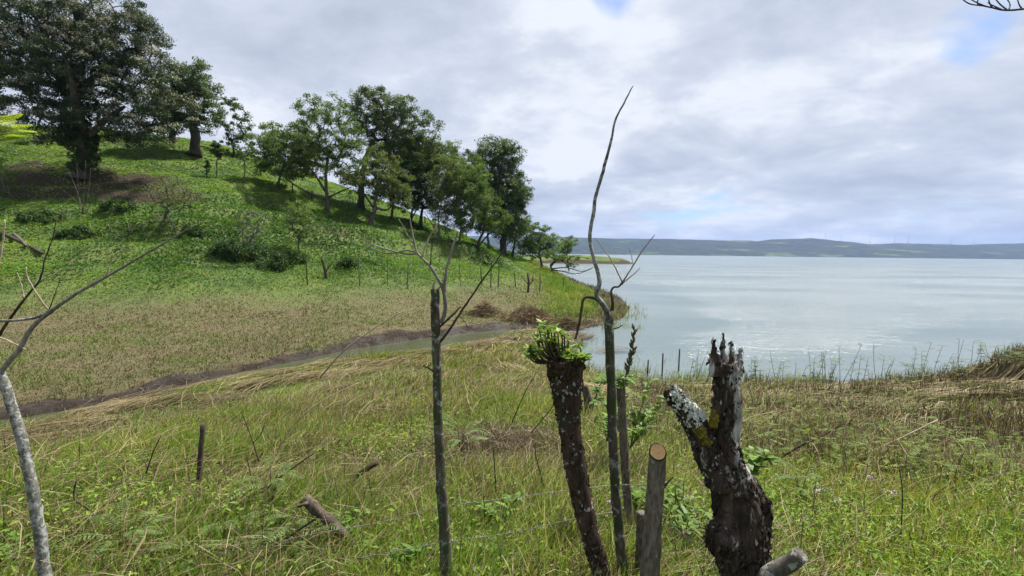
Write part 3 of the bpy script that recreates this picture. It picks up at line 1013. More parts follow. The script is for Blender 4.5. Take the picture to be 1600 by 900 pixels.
# shrubs on the lower slope
tree('pollard_shrub', (262, 362), 'pale bare pollard with bristling shoots on two bent dark legs', cat='shrub', ells=[(268, 300, 36, 30), (280, 315, 26, 18)], clumps=60, per=26, spread=0.5, leaf=0.16, leafm='leaf_olive', bark='bark_grey', r=0.10, r_min=0.016,
     trunk=[(248, 352), (258, 342)], multi=[[(275, 364), (270, 348), (260, 340)]], twigs=2, var=(0.5, 1))
tree('pollard_shrub', (391, 392), 'twiggy grey shrub rising from a dark leafy clump below the terrace', cat='shrub', ells=[(393, 350, 28, 28), (388, 380, 20, 12)], clumps=46, per=24, spread=0.45, leaf=0.16, leafm='leaf_mid', bark='bark_pale', r=0.11, r_min=0.017, twigs=2)
tree('small_tree', (468, 398), 'small young tree with airy green crown alone on the lower slope', cat='tree', ells=[(470, 345, 26, 26), (460, 325, 18, 12), (480, 365, 20, 10)], clumps=50, per=60, spread=0.5, leaf=0.17, leafm='leaf_mid', bark='bark_grey', r=0.1, r_min=0.015, trunk=[(466, 380)], var=(0.35, 1))


def shoots(name, base_px, tips, label, bark='bark_grey', r=0.028, leaves=0, leafm='leaf_mid'):
    b, D = ground_at(*base_px)
    root = empty(name, b)
    tag(root, label, 'shrub')
    cen = []
    for tx, ty in tips:
        t = at(tx, ty, D + rng.uniform(-.6, .6))
        k = b + np.array((rng.normal() * .12, rng.normal() * .12, -.15))
        P = spline([k, k + (t - k) * .5 + rng.normal(size=3) * .10 * np.array((1, 1, 0)), t], 9)
        mb = MB()
        mb.tube(P, np.linspace(r, r * .3, 9), 6, .15, .1)
        for j in (4, 6, 7):
            e = P[j] + rng.uniform(.3, .7) * unit(np.array((rng.normal(), rng.normal(), 1.1)))
            mb.tube(np.stack([P[j], (P[j] + e) / 2 + rng.normal(size=3) * .02, e]), [r * .35, r * .25, r * .15], 4, cap=False)
            cen.append(e)
        mb.build('shoot', M[bark], root)
    if leaves:
        v, q, va = foliage(np.array(cen), leaves, .35, .16, .8)
        mesh_obj('crown', v, [q], M[leafm], root, {'var': va}, smooth=False)


shoots('bare_shrub', (132, 335), [(108, 268), (120, 255), (134, 250), (142, 262), (160, 285), (98, 296), (150, 300)], 'leafless shrub with several upright pale shoots below the huge tree')
shoots('bare_shrub', (8, 305), [(2, 250), (-6, 262), (16, 270)], 'thin leaning leafy shrub at the left edge below the huge tree', 'bark_grey', .04, 30)
shoots('bare_shrub', (78, 312), [(72, 286), (66, 296)], 'lone slender bare stem on the shaded slope left of the upright pale shoots', 'bark_grey', .035)
tree('crooked_sapling', (65, 222), 'crooked dark sapling on the bright grass under the huge tree', cat='sapling', ells=[(62, 178, 12, 12)], clumps=10, per=40, spread=0.6, leaf=0.26, leafm='leaf_dark', bark='bark_dark', r=0.12, trunk=[(52, 212), (60, 195)])

# ------------------------------------------------------------------ far fence, hill stumps, bushes, logs, turbines
M['post_dark'] = bark_mat('weathered_dark_post', (0.030, 0.024, 0.018), (0.10, 0.085, 0.068), scale=12.0)
M['post_grey'] = bark_mat('weathered_grey_post', (0.07, 0.06, 0.05), (0.20, 0.18, 0.155), scale=12.0)


def stick(name, pts, radii, mat, label, cat, group=None, seg=7, rough=0.2, n=10, parent=None, branches=(), bname='branch', wob=0.0):
    """a wooden thing from world points"""
    P = spline(np.asarray(pts, float), n)
    R = np.interp(np.linspace(0, 1, n), np.linspace(0, 1, len(radii)), radii)
    mb = MB()
    mb.tube(P, R, seg, rough, max(radii) * 1.6, wob=wob)
    if parent is None and not branches:
        o = mb.build(name, M[mat], loc=P[0])
        tag(o, label, cat, group)
        return o
    root = empty(name, P[0])
    tag(root, label, cat, group)
    mb.build('stem', M[mat], root)
    for bp, br in branches:
        q = MB()
        Q = spline(np.asarray(bp, float), 8)
        q.tube(Q, np.interp(np.linspace(0, 1, 8), np.linspace(0, 1, len(br)), br), 6, 0.12, max(br) * 2)
        q.build(bname, M[mat], root)
    return root


FENCE_G = 'posts of the fence across the stream'
far_posts = [(481, 446, 404, 0), (562, 447, 402, 0), (606, 447, 394, 1), (636, 452, 408, 0), (720, 448, 382, 1), (754, 446, 416, 0), (767, 450, 404, 0), (778, 449, 412, 0), (806, 449, 424, 0), (843, 456, 430, 0), (880, 452, 432, 0)]
fp_obj = []
for (px_, by, ty, kind) in far_posts:
    b, D = ground_at(px_, by)
    t = at(px_ + rng.uniform(-3, 3), ty, D)
    mid = (b + t) / 2 + rng.normal(size=3) * 0.03
    o = stick('fence_post', [b - np.array((0, 0, 0.15)), mid, t], [0.05 if not kind else 0.03, 0.045 if not kind else 0.025, 0.035 if not kind else 0.012], 'post_grey' if px_ in (562, 636, 720) else 'post_dark',
              'thin weathered post of the fence line across the stream', 'fence post', FENCE_G, 6)
    fp_obj.append(t)
b, D = ground_at(825, 457)
stick('fence_post', [b - np.array((0, 0, 0.1)), at(826, 440, D), at(824, 426, D)], [0.10, 0.09, 0.06], 'post_dark', 'thick branching stump in the fence line near the promontory', 'stump', None, 7,
      branches=[([at(826, 446, D), at(832, 438, D), at(833, 428, D)], [0.05, 0.03]), ([at(825, 444, D), at(818, 436, D), at(815, 430, D)], [0.04, 0.02])])
b, D = ground_at(510, 436)
stick('tree_stump', [b - np.array((0, 0, 0.1)), at(508, 422, D), at(503, 404, D)], [0.13, 0.11, 0.09], 'post_dark', 'short dark forked stump among the hillside weeds above the fence', 'stump', None, 8,
      branches=[([at(509, 424, D), at(516, 414, D), at(520, 410, D)], [0.05, 0.03])])
# posts along the ridge
for k, (px_, by, ty) in enumerate([(696, 368, 356), (664, 350, 338), (728, 372, 360), (408, 276, 262), (457, 303, 286), (437, 296, 282), (487, 312, 298), (345, 250, 238)]):
    b, D = ground_at(px_, by)
    stick('ridge_post', [b - np.array((0, 0, 0.2)), at(px_ + rng.uniform(-1, 1), ty, D)], [0.09, 0.07], 'post_dark', 'short dark post of the fence along the hill ridge', 'fence post', 'posts along the hill ridge', 6)

# fallen logs on the slope at the left
for (p0, p1, r_, lab) in [((2, 372), (66, 402), 0.13, 'longer dark fallen log lying in the weeds at the left edge of the slope'), ((22, 374), (42, 392), 0.10, 'short pale fallen log lying across the longer dark one')]:
    a, D0 = ground_at(*p0)
    c, D1 = ground_at(*p1)
    a[2] += 0.25
    c[2] += 0.22
    stick('fallen_log', [a, (a + c) / 2 + np.array((0, 0, .05)), c], [r_, r_ * .9, r_ * .8], 'post_grey' if 'pale' in lab else 'post_dark', lab, 'log', None, 8)

M['bush'] = leaf_mat('dark_weed_leaves', [(0.0, (0.018, 0.042, 0.012)), (0.5, (0.036, 0.080, 0.020)), (1.0, (0.070, 0.130, 0.032))], 0.3)


def bush(px_, py_, wpx, hpx, label, mat='bush', per=120, leaf=0.15, n=None, name='bush'):
    b, D = ground_at(px_, py_)
    s = D / FPX
    w_, h_ = wpx * s / 2, hpx * s
    n = n or int(10 + 8 * w_ * h_)
    cen = b + np.stack([rng.uniform(-w_, w_, n), rng.uniform(-w_ * .7, w_ * .7, n), np.zeros(n)], 1)
    cen[:, 2] = b[2] + rng.uniform(0.1, 1, n) * h_ * (1 - 0.6 * (np.abs(cen[:, 0] - b[0]) / w_) ** 2)
    root = empty(name, b)
    tag(root, label, 'bush', 'dark bushes on the lower slope')
    v, q, va = foliage(cen, per, max(0.28, h_ * 0.35), leaf, 0.8)
    mesh_obj('foliage', v, [q], M[mat], root, {'var': va}, smooth=False)
    mb = MB()
    for c in cen[::2]:
        f = np.array((c[0] * .3 + b[0] * .7, c[1] * .3 + b[1] * .7, b[2] - .1))
        mb.tube(spline([f, (f + c) / 2 + rng.normal(size=3) * .05, c], 5), [0.02, 0.015, 0.012, 0.01, 0.006], 5, cap=False)
    mb.build('stem', M['post_dark'], root)


for (a) in [(395, 412, 60, 34, 'widest dark bush, at the foot of the twiggy grey shrub'), (352, 404, 40, 30, 'dark bush left of the twiggy grey shrub'), (455, 410, 44, 22, 'low dark bush beside the small young tree'),
            (185, 330, 44, 18, 'low dark bush on the slope under the huge tree'), (430, 420, 44, 22, 'low dark bush between the grey shrub and the fence'), (300, 372, 40, 20, 'dark bush right of the bristling pale pollard'), (545, 420, 26, 14, 'small dark bush above the far fence posts'),
            (60, 350, 60, 20, 'broad low bush uphill of the fallen logs'), (120, 372, 50, 18, 'low bush on the slope right of the fallen logs')]:
    bush(*a)

# wind turbines on the far ridge
M['turbine'] = plain_mat('white_turbine_paint', (0.7, 0.7, 0.7), (0.78, 0.78, 0.78), 0.2, 0.4)


def make_turbine():
    root = empty('wind_turbine', (0, 0, 0))
    t = MB()
    t.tube([(0, 0, -15), (0, 0, 55)], [2.2, 1.2], 10)
    t.build('tower', M['turbine'], root)
    nac = MB()
    nac.tube([(0, -5, 56), (0, 4, 56)], [1.6, 1.9], 8)
    nac.build('nacelle', M['turbine'], root)
    hub = MB()
    hub.tube([(0, -7, 56), (0, -5, 56)], [0.8, 1.4], 8)
    hub.build('hub', M['turbine'], root)
    for k in range(3):
        a = math.radians(90 + 120 * k + 12)
        d = np.array((math.cos(a), 0, math.sin(a)))
        p = np.array((0, -6.2, 56.0))
        bl = MB()
        bl.tube(np.stack([p, p + d * 6, p + d * 27]), [0.7, 1.3, 0.25], 6)
        bl.build('blade', M['turbine'], root)
    return root


def copy_tree(o, parent=None):
    c = o.copy()
    COL.objects.link(c)
    if parent is not None:
        c.parent = parent
    for ch in list(o.children):
        copy_tree(ch, c)
    return c


def ridge_z(px_):
    a = (px_ - 800) / FPX * 4400
    m = np.abs(HX - a) < 14
    k = np.argmax(np.where(m, (HZ - 4) / HY, -9))
    return np.array((HX[k], HY[k], HZ[k]))


tb = None
for k, px_ in enumerate((1331, 1361, 1392, 1424, 1448, 1518, 1548)):
    o = make_turbine() if tb is None else copy_tree(tb)
    tb = tb or o
    o.location = Vector(ridge_z(px_))
    tag(o, 'tiny white wind turbine on the far ridge across the lake', 'wind turbine', 'wind turbines on the far ridge')

# dead brush heaps on the stream bank
M['brush'] = leaf_mat('dead_reddish_brush', [(0, (0.050, 0.034, 0.022)), (0.5, (0.145, 0.100, 0.062)), (1, (0.30, 0.22, 0.13))], 0.15, 0.8)


M['brush_grey'] = leaf_mat('dead_grey_brown_brush', [(0, (0.045, 0.033, 0.024)), (0.5, (0.15, 0.115, 0.08)), (1, (0.33, 0.27, 0.18))], 0.15, 0.8)


def brush_heap(px_, py_, wpx, hpx, label, n=900, mat='brush'):
    b, D = ground_at(px_, py_)
    s = D / FPX
    w_, h_ = wpx * s / 2, hpx * s
    mb = MB()
    u = rng.normal(size=(n, 2)) * 0.45
    c = np.stack([b[0] + u[:, 0] * w_, b[1] + u[:, 1] * w_ * 0.7, height(b[0] + u[:, 0] * w_, b[1] + u[:, 1] * w_ * 0.7) + h_ * np.exp(-1.6 * (u ** 2).sum(1)) * rng.uniform(0.2, 1.0, n)], 1)
    d = unit(np.stack([rng.normal(size=n) + 0.6, rng.normal(size=n), rng.normal(size=n) * (0.45 if D > 12 else 1.1)], 1))
    L = rng.uniform(0.25, 0.8, n) * min(1, D / 12 + .2)
    v, q = leaf_quads(c, L, None, 0.05 if D > 12 else 0.016, d)
    va = np.repeat(rng.random(n), 4)
    o = mesh_obj('brush_heap', v, [q], M[mat], None, {'var': va}, smooth=False, loc=b)
    tag(o, label, 'brush pile')


brush_heap(828, 504, 95, 26, 'larger reddish heap of dead brush at the stream mouth', 1500)
brush_heap(758, 494, 60, 24, 'darker dead brush heap left of the reddish one on the far bank', 900)
brush_heap(785, 712, 380, 40, 'low brown tangle of dead brush in the near field right of the slim broken trunk', 3000, 'brush_grey')
brush_heap(888, 516, 50, 18, 'pale dead brush heap at the water edge right of the reddish one', 700)

# ------------------------------------------------------------------ foreground posts, stumps and wire
M['lichen_post'] = bark_mat('pale_lichen_bark', (0.065, 0.068, 0.058), (0.20, 0.19, 0.17), lichen=(0.34, 0.355, 0.34), lich_amt=0.52, scale=44.0, moss=(0.05, 0.075, 0.025), moss_amt=0.12, bdist=0.004)
M['mossy_post'] = bark_mat('mossy_green_bark', (0.040, 0.034, 0.024), (0.12, 0.11, 0.08), lichen=(0.26, 0.29, 0.24), lich_amt=0.35, scale=26.0, moss=(0.055, 0.075, 0.030), moss_amt=0.5, bdist=0.004)
M['dark_post'] = bark_mat('dark_flaking_bark', (0.022, 0.014, 0.010), (0.085, 0.055, 0.040), lichen=(0.42, 0.42, 0.40), lich_amt=0.16, scale=22.0, moss=(0.04, 0.05, 0.02), moss_amt=0.15, bdist=0.007, bump=0.9)
M['twig_grey'] = bark_mat('grey_twig_bark', (0.13, 0.115, 0.10), (0.31, 0.285, 0.26), scale=30.0, bdist=0.002)
M['twig_pale'] = bark_mat('pale_peeled_twig', (0.24, 0.18, 0.13), (0.46, 0.38, 0.30), scale=30.0, bdist=0.002)
M['twig_dark'] = bark_mat('dark_twig_bark', (0.030, 0.022, 0.016), (0.09, 0.07, 0.055), scale=30.0, bdist=0.002)
M['stake_bark'] = bark_mat('ridged_brown_bark', (0.060, 0.048, 0.036), (0.19, 0.165, 0.13), lichen=(0.30, 0.29, 0.25), lich_amt=0.15, scale=26.0, stretch=0.35, bump=1.0, bdist=0.006)
M['log_bark'] = bark_mat('dead_log_bark', (0.040, 0.030, 0.022), (0.15, 0.12, 0.09), lichen=(0.20, 0.19, 0.16), lich_amt=0.2, scale=22.0, bump=1.0, bdist=0.006)
M['log_lichen'] = bark_mat('grey_log_bark', (0.060, 0.052, 0.042), (0.21, 0.195, 0.17), lichen=(0.34, 0.35, 0.32), lich_amt=0.4, scale=20.0, moss=(0.06, 0.07, 0.03), moss_amt=0.25, bump=1.0, bdist=0.006)
M['moss'] = plain_mat('yellow_green_moss', (0.06, 0.05, 0.012), (0.17, 0.14, 0.025), 90, 1.0, 0.05)
M['moss_dark'] = plain_mat('dark_fibrous_moss', (0.012, 0.012, 0.007), (0.055, 0.042, 0.022), 80, 1.0, 0.05)


def cut_mat():
    m, w = new_mat('fresh_cut_wood')
    out = w.n('ShaderNodeOutputMaterial')
    co = w.n('ShaderNodeTexCoord').outputs['Object']
    ln = w.n('ShaderNodeVectorMath', {0: co}, operation='LENGTH').outputs['Value']
    nz = w.noise(co, 40, 4, 0.6)
    rings = w.math('SINE', w.math('ADD', w.math('MULTIPLY', ln, 900.0), w.math('MULTIPLY', nz, 8.0)))
    c = w.mix(w.smooth(rings, -1, 1), (0.40, 0.230, 0.090), (0.56, 0.36, 0.165))
    c = w.mix(w.smooth(nz, 0.55, 0.8), c, (0.15, 0.075, 0.03))
    p = w.n('ShaderNodeBsdfPrincipled', {'Base Color': c, 'Roughness': 0.8, 'Specular IOR Level': 0.2})
    w.link(p.outputs[0], out.inputs[0])
    return m


M['cut'] = cut_mat()


M['flake'] = leaf_mat('peeling_bark_flakes', [(0, (0.010, 0.008, 0.006)), (0.55, (0.060, 0.044, 0.034)), (0.72, (0.10, 0.085, 0.07)), (0.78, (0.22, 0.22, 0.20)), (1, (0.38, 0.38, 0.35))], 0.0, 0.95, 0.1)


def flakes(name, root, P, N, n, s0, s1, pale=0.1, lift=0.004, aspect=0.45, mat='flake'):
    """loose flakes of bark and lichen scattered on a surface given by points and normals; pale may be an array per point"""
    k = rng.integers(0, len(P), n)
    pn = fbm(P[k] * 14 + 5, 2)
    k = k[pn > -.15]
    n = len(k)
    ax = unit(np.array((0, 0, 1.0)) + rng.normal(size=(n, 3)) * .45)
    nr = unit(N[k] + rng.normal(size=(n, 3)) * .35)
    ax = unit(ax - nr * (ax * nr).sum(1)[:, None])
    c = P[k] + N[k] * rng.uniform(0, lift, n)[:, None]
    v, q = leaf_quads(c, rng.uniform(s0, s1, n), nr, aspect, ax, .12)
    pl = np.broadcast_to(np.asarray(pale, float), (len(P),))[k] * np.clip(1 + 3 * fbm(P[k] * 9 + 33, 2), 0, 3)
    va = np.where(rng.random(n) < pl, rng.uniform(.78, 1, n), rng.uniform(0, .74, n) ** 1.2)
    mesh_obj(name, v, [q], M[mat], root, {'var': np.repeat(va, 4)}, smooth=False)


def tube_surface(P, R, n=6000):
    t = rng.random(n) * (len(P) - 1.001)
    i = t.astype(int)
    f = (t - i)[:, None]
    c = P[i] * (1 - f) + P[i + 1] * f
    r = (R[i] * (1 - f[:, 0]) + R[i + 1] * f[:, 0])
    a = rng.uniform(0, 2 * np.pi, n)
    N = np.stack([np.cos(a), np.sin(a), 0 * a], 1)
    return c + N * r[:, None], N


def pxs(pts, D):
    return np.array([at(p[0], p[1], D + (p[2] if len(p) > 2 else 0.0)) for p in pts])


def post(name, label, cat, D, trunk, radii, mat, n=40, seg=22, rough=0.16, branches=(), group=None, pname='trunk', wob=0.004, flk=None, bscale=0.8):
    """trunk pixels and pixel radii at view distance D; branches = list of (part name, pixels, pixel radii, material)"""
    P = spline(pxs(trunk, D), n)
    s = D / FPX / math.hypot(1, (trunk[-1][0] - 800) / FPX)
    R = np.interp(np.linspace(0, 1, n), np.linspace(0, 1, len(radii)), np.array(radii) * s)
    base = P[0].copy()
    gz = height(base[0], base[1])[0]
    base[2] = gz
    P[0, 2] = min(P[0, 2], gz - 0.1)
    root = empty(name, base)
    tag(root, label, cat, group)
    mb = MB()
    mb.tube(P, R, seg, rough, max(R) * 1.2, wob=wob)
    mb.build(pname, M[mat], root)
    if flk:
        SP, SN = tube_surface(P, R)
        flakes('bark_flakes', root, SP, SN, flk[0], flk[1], flk[2], flk[3])
    for bn, bp, br, bm in branches:
        q = MB()
        k = max(8, len(bp) * 5)
        Q = spline(pxs(bp, D), k)
        q.tube(Q, np.interp(np.linspace(0, 1, k), np.linspace(0, 1, len(br)), np.array(br) * s * bscale), 8, 0.14, max(br) * s * 2.5, wob=0.003)
        q.build(bn, M[bm], root)
    return root, P


# pale living post at the left edge
post('living_fence_post', 'pale lichen spotted living post leaning in at the left edge, long bare branch rising right', 'fence post', 2.25,
     [(84, 990), (70, 900), (60, 815), (42, 720), (22, 645), (-2, 577)], [13, 12.5, 11.5, 10.5, 10, 9.5], 'lichen_post', bscale=1.0,
     branches=[('branch', [(-2, 585), (18, 560), (33, 542), (48, 515), (75, 490), (118, 460), (165, 433), (222, 400), (305, 351)], [5.5, 5.2, 4.6, 4, 3.4, 2.8, 2.3, 1.9, 1], 'twig_grey'),
               ('branch', [(80, 485), (60, 495), (30, 500), (0, 501), (-50, 496)], [3.2, 3, 3, 3.2, 3.5], 'lichen_post'),
               ('twig', [(78, 487), (60, 463), (43, 433), (41, 417)], [2.2, 1.8, 1.4, 0.9], 'twig_pale'),
               ('twig', [(122, 457), (150, 443), (167, 428), (172, 410), (183, 393)], [2.4, 2, 1.8, 1.5, 0.8], 'twig_pale'),
               ('branch', [(-20, 570, .1), (0, 522, .1), (20, 492, .1), (48, 455, .1), (62, 438, .1), (71, 403, .1), (82, 372, .1), (89, 342, .1)], [4.5, 3.4, 3, 2.6, 2.3, 1.8, 1.3, 0.8], 'twig_dark'),
               ('twig', [(0, 527), (16, 534), (33, 542), (40, 546)], [1.6, 1.5, 1.5, 1], 'twig_pale'),
               ('twig', [(38, 466), (33, 445), (27, 426)], [1.6, 1.3, .8], 'twig_pale'),
               ('twig', [(-4, 430), (2, 390), (8, 343)], [2.2, 2, 1.3], 'twig_pale'),
               ('twig', [(62, 440), (78, 432), (96, 424)], [1.2, .9, .6], 'twig_grey'),
               ('twig', [(75, 488), (85, 462), (95, 433)], [1.2, .9, .6], 'twig_dark')])
# moss tuft on it comes with the bark; slim broken trunk in the centre-left
post('snapped_sapling', 'slim grey green broken topped trunk with bare forked branches, left of the plant crowned post', 'fence post', 2.3,
     [(700, 960), (696, 860), (689, 752), (685, 660), (683, 580), (681, 520), (680, 452)], [9.6, 9.2, 8.4, 7.6, 7.1, 7.1, 7.4], 'mossy_post', bscale=0.62,
     branches=[('branch', [(688, 505), (695, 490), (696, 470), (692, 450), (683, 433), (672, 416), (658, 402), (650, 393), (647, 378), (640, 340)], [4.5, 5, 5, 4.6, 4, 3.6, 3, 2.6, 2.2, 1.4], 'twig_grey'),
               ('branch', [(694, 460), (695, 440), (698, 422), (706, 389), (716, 361)], [4.5, 4, 3.6, 3, 1.8], 'twig_grey'),
               ('twig', [(705, 392), (702, 374), (698, 355)], [2, 1.5, .9], 'twig_dark'),
               ('twig', [(652, 395), (637, 391), (621, 394), (606, 396), (586, 390), (568, 381)], [2.4, 2, 1.9, 1.7, 1.4, 1], 'twig_grey'),
               ('twig', [(650, 397), (634, 397), (610, 391), (585, 383), (560, 368)], [2.2, 1.8, 1.6, 1.3, .8], 'twig_grey'),
               ('twig', [(649, 384), (640, 372), (632, 358), (623, 342)], [1.8, 1.5, 1.2, .8], 'twig_grey'),
               ('branch', [(660, 402), (664, 386), (676, 363), (694, 335)], [2.4, 2.4, 2.2, 1.5], 'twig_pale'),
               ('twig', [(673, 416), (674, 390), (677, 365), (684, 325)], [1.6, 1.4, 1.2, .7], 'twig_dark'),
               ('branch', [(684, 540), (703, 514), (724, 482), (740, 458), (764, 424), (785, 394), (805, 362)], [3.4, 3, 2.7, 2.4, 2, 1.6, .9], 'twig_dark'),
               ('branch', [(684, 514), (703, 496), (720, 479)], [3.2, 2.8, 2], 'twig_dark'),
               ('twig', [(716, 491), (724, 500), (731, 512)], [1.2, .9, .6], 'twig_dark'),
               ('twig', [(682, 584), (672, 577), (662, 570)], [2.6, 2.2, 1.6], 'twig_dark'),
               ('splinter', [(676, 458), (678, 446), (679, 440)], [5, 3.4, 1], 'twig_pale'),
               ('splinter', [(683, 456), (686, 450), (689, 449)], [4, 3, 1.2], 'twig_pale')])
# dark post that carries the bromeliad-like plant
post('mossy_post', 'dark flaking post leaning left, flared top carrying a bright green plant', 'fence post', 2.2,
     [(956, 990), (940, 900), (926, 850), (911, 790), (899, 730), (891, 670), (887, 625), (884, 590), (882, 562)], [17, 16, 14.5, 14, 15.5, 16.5, 17, 23, 29], 'dark_post', rough=0.2, n=60, seg=30, flk=(3200, .007, .024, .10))
# tall slender trunk with the long whip
post('tall_living_post', 'tall slender living post with one long curved whip rising high into the sky', 'fence post', 2.3,
     [(984, 990), (972, 880), (964, 790), (958, 700), (955, 600), (953, 540), (951, 486)], [9, 8.6, 8, 7.6, 7.4, 7.4, 7.6], 'mossy_post', bscale=0.70,
     branches=[('shoot', [(951, 492), (943, 477), (932, 460), (937, 442), (934, 424), (928, 404), (922, 376), (923, 354), (928, 330), (931, 305), (943, 265), (954, 222), (961, 189), (974, 163), (989, 134)],
                [6.5, 6, 5.2, 4.6, 4.4, 4.3, 4.2, 4, 3.8, 3.6, 3.1, 2.6, 2.2, 1.8, 1], 'lichen_post'),
               ('branch', [(938, 473), (930, 467), (920, 464), (912, 468), (908, 488), (903, 514), (899, 530)], [3.6, 3.4, 3.2, 3.2, 3, 2.8, 2.6], 'twig_dark'),
               ('branch', [(955, 492), (957, 474), (955, 458), (959, 449), (966, 448), (973, 441)], [4.5, 4, 3, 2.4, 2.2, 2.2], 'twig_dark'),
               ('twig', [(972, 442), (981, 428), (990, 413), (1005, 390), (1023, 367)], [2, 1.8, 1.6, 1.3, .9], 'twig_grey'),
               ('twig', [(972, 440), (963, 421), (954, 404), (941, 386), (929, 371)], [1.7, 1.5, 1.3, 1.1, .8], 'twig_pale'),
               ('twig', [(971, 445), (984, 433), (993, 426), (1001, 418)], [1.6, 1.4, 1.2, .8], 'twig_grey'),
               ('twig', [(990, 413), (986, 398), (982, 385)], [1, .8, .5], 'twig_pale'),
               ('twig', [(958, 514), (965, 512), (973, 508)], [1.8, 1.5, 1], 'twig_dark')])
root5, P5 = post('leafy_post', 'thin grey post with fresh leaf shoots on top, just right of the tall slender post', 'fence post', 2.85,
     [(996, 960), (988, 860), (979, 760), (973, 660), (970, 604)], [8, 7.6, 7.2, 7, 6.8], 'stake_bark')
# sawn stake
P6D = 2.0
axis6 = spline(pxs([(1012, 1000), (1014, 920), (1018, 850), (1023, 775), (1028, 706)], P6D), 30)
s6 = P6D / FPX
root6 = empty('sawn_stake', np.array((axis6[0][0], axis6[0][1], height(axis6[0][0], axis6[0][1])[0])))
tag(root6, 'freshly sawn brown stake with bright orange tan cut top', 'stake')
mb6 = MB()
R6 = np.linspace(15.5, 13.5, 30) * s6
nrm6 = unit(np.array((-0.10, -0.52, 0.85)))
axis6[0, 2] = min(axis6[0, 2], root6.location[2] - 0.1)
mb6.tube(axis6, R6, 28, 0.12, 0.05, cap=False)
V6 = np.concatenate(mb6.v)
top6 = axis6[-1]
ring = V6[-28:]
ax6 = unit(axis6[-1] - axis6[-4])
for j in range(28):
    t = -np.dot(ring[j] - top6, nrm6) / np.dot(ax6, nrm6)
    V6[-28 + j] = ring[j] + ax6 * t
mb6.v = [V6]
mb6.build('bark', M['stake_bark'], root6)
face = V6[-28:]
cen6 = face.mean(0)
cv = np.vstack([cen6 + nrm6 * 0.003, face * 0.55 + cen6 * 0.45 + nrm6 * 0.0025, face * 0.88 + cen6 * 0.12 + nrm6 * 0.002])
jj = np.arange(28)
mesh_obj('cut_face', cv, [np.stack([1 + jj, 29 + jj, 29 + (jj + 1) % 28, 1 + (jj + 1) % 28], 1), np.stack([np.zeros(28, int), 1 + jj, 1 + (jj + 1) % 28], 1)], M['cut'], root6, loc=cen6)
q6 = MB()
q6.tube(pxs([(1037, 762), (1045, 752), (1052, 745)], P6D), np.array([2.2, 1.6, 1]) * s6, 6)
q6.build('twig', M['twig_dark'], root6)
post('dark_stake', 'short dark stake hidden between the sawn stake and the leafy post', 'stake', 2.35, [(998, 980), (1000, 900), (1002, 800)], [9, 8.5, 8], 'stake_bark')
post('weathered_stake', 'thin lopsided old stub behind the plant crowned post', 'stake', 7.2, [(926, 700), (921, 640), (913, 602)], [10, 9, 5], 'post_dark',
     branches=[('twig', [(916, 625), (912, 605), (908, 585)], [3, 2, 1], 'twig_dark'), ('twig', [(924, 640), (933, 615), (938, 600)], [2, 1.5, 1], 'twig_dark')])
post('thin_stake', 'thin upright brown stake standing alone in the grass at left', 'stake', 3.9, [(300, 840), (307, 795), (312, 730), (317, 663)], [5.5, 5, 4.6, 4.2], 'twig_dark', n=20, seg=12)
for k, (x0, yb, yt, D_) in enumerate([(1034, 592, 552, 14), (1011, 590, 562, 15), (1060, 580, 545, 16), (905, 560, 528, 20)]):
    b = on_z(x0, yb)
    D_ = float(np.dot(b - EYE, ray(800, 450)) / np.dot(ray(800, 450), ray(800, 450)))
    t = at(x0 + (2 if k != 3 else 5), yt, D_)
    stick('water_stake', [b - np.array((0, 0, .3)), t], [0.03, 0.022], 'twig_dark', 'thin dark stake standing in the shallow lake edge', 'stake', 'stakes in the lake shallows', 6)

# ------------------------------------------------------------------ the big broken stump
def remesh(parts, voxel, smooth_n=0):
    mb = MB()
    for P, R in parts:
        k = max(10, len(P) * 6)
        Q = spline(P, k)
        mb.tube(Q, np.interp(np.linspace(0, 1, k), np.linspace(0, 1, len(R)), R), 24)
    tmp = mb.build('tmp', M['dark_post'])
    md = tmp.modifiers.new('r', 'REMESH')
    md.mode = 'VOXEL'
    md.voxel_size = voxel
    dg = bpy.context.evaluated_depsgraph_get()
    ev = tmp.evaluated_get(dg)
    me = bpy.data.meshes.new_from_object(ev)
    co = np.empty(len(me.vertices) * 3, np.float32)
    me.vertices.foreach_get('co', co)
    co = co.reshape(-1, 3).astype(float) + np.array(tmp.location)
    nr = np.empty(len(me.vertices) * 3, np.float32)
    me.vertices.foreach_get('normal', nr)
    nr = nr.reshape(-1, 3).astype(float)
    quads = np.array([tuple(p.vertices) for p in me.polygons if len(p.vertices) == 4], int)
    tris = np.array([tuple(p.vertices) for p in me.polygons if len(p.vertices) == 3], int).reshape(-1, 3)
    bpy.data.objects.remove(tmp)
    ed = np.concatenate([quads[:, [0, 1]], quads[:, [1, 2]], quads[:, [2, 3]], quads[:, [3, 0]]])
    ed = np.concatenate([ed, ed[:, ::-1]])
    cnt = np.bincount(ed[:, 0], minlength=len(co))[:, None] + 1e-9
    for _ in range(smooth_n):
        acc = np.stack([np.bincount(ed[:, 0], weights=co[ed[:, 1], j], minlength=len(co)) for j in range(3)], 1)
        co = 0.4 * co + 0.6 * np.where(cnt > .5, acc / cnt, co)
    return co, nr, quads, tris


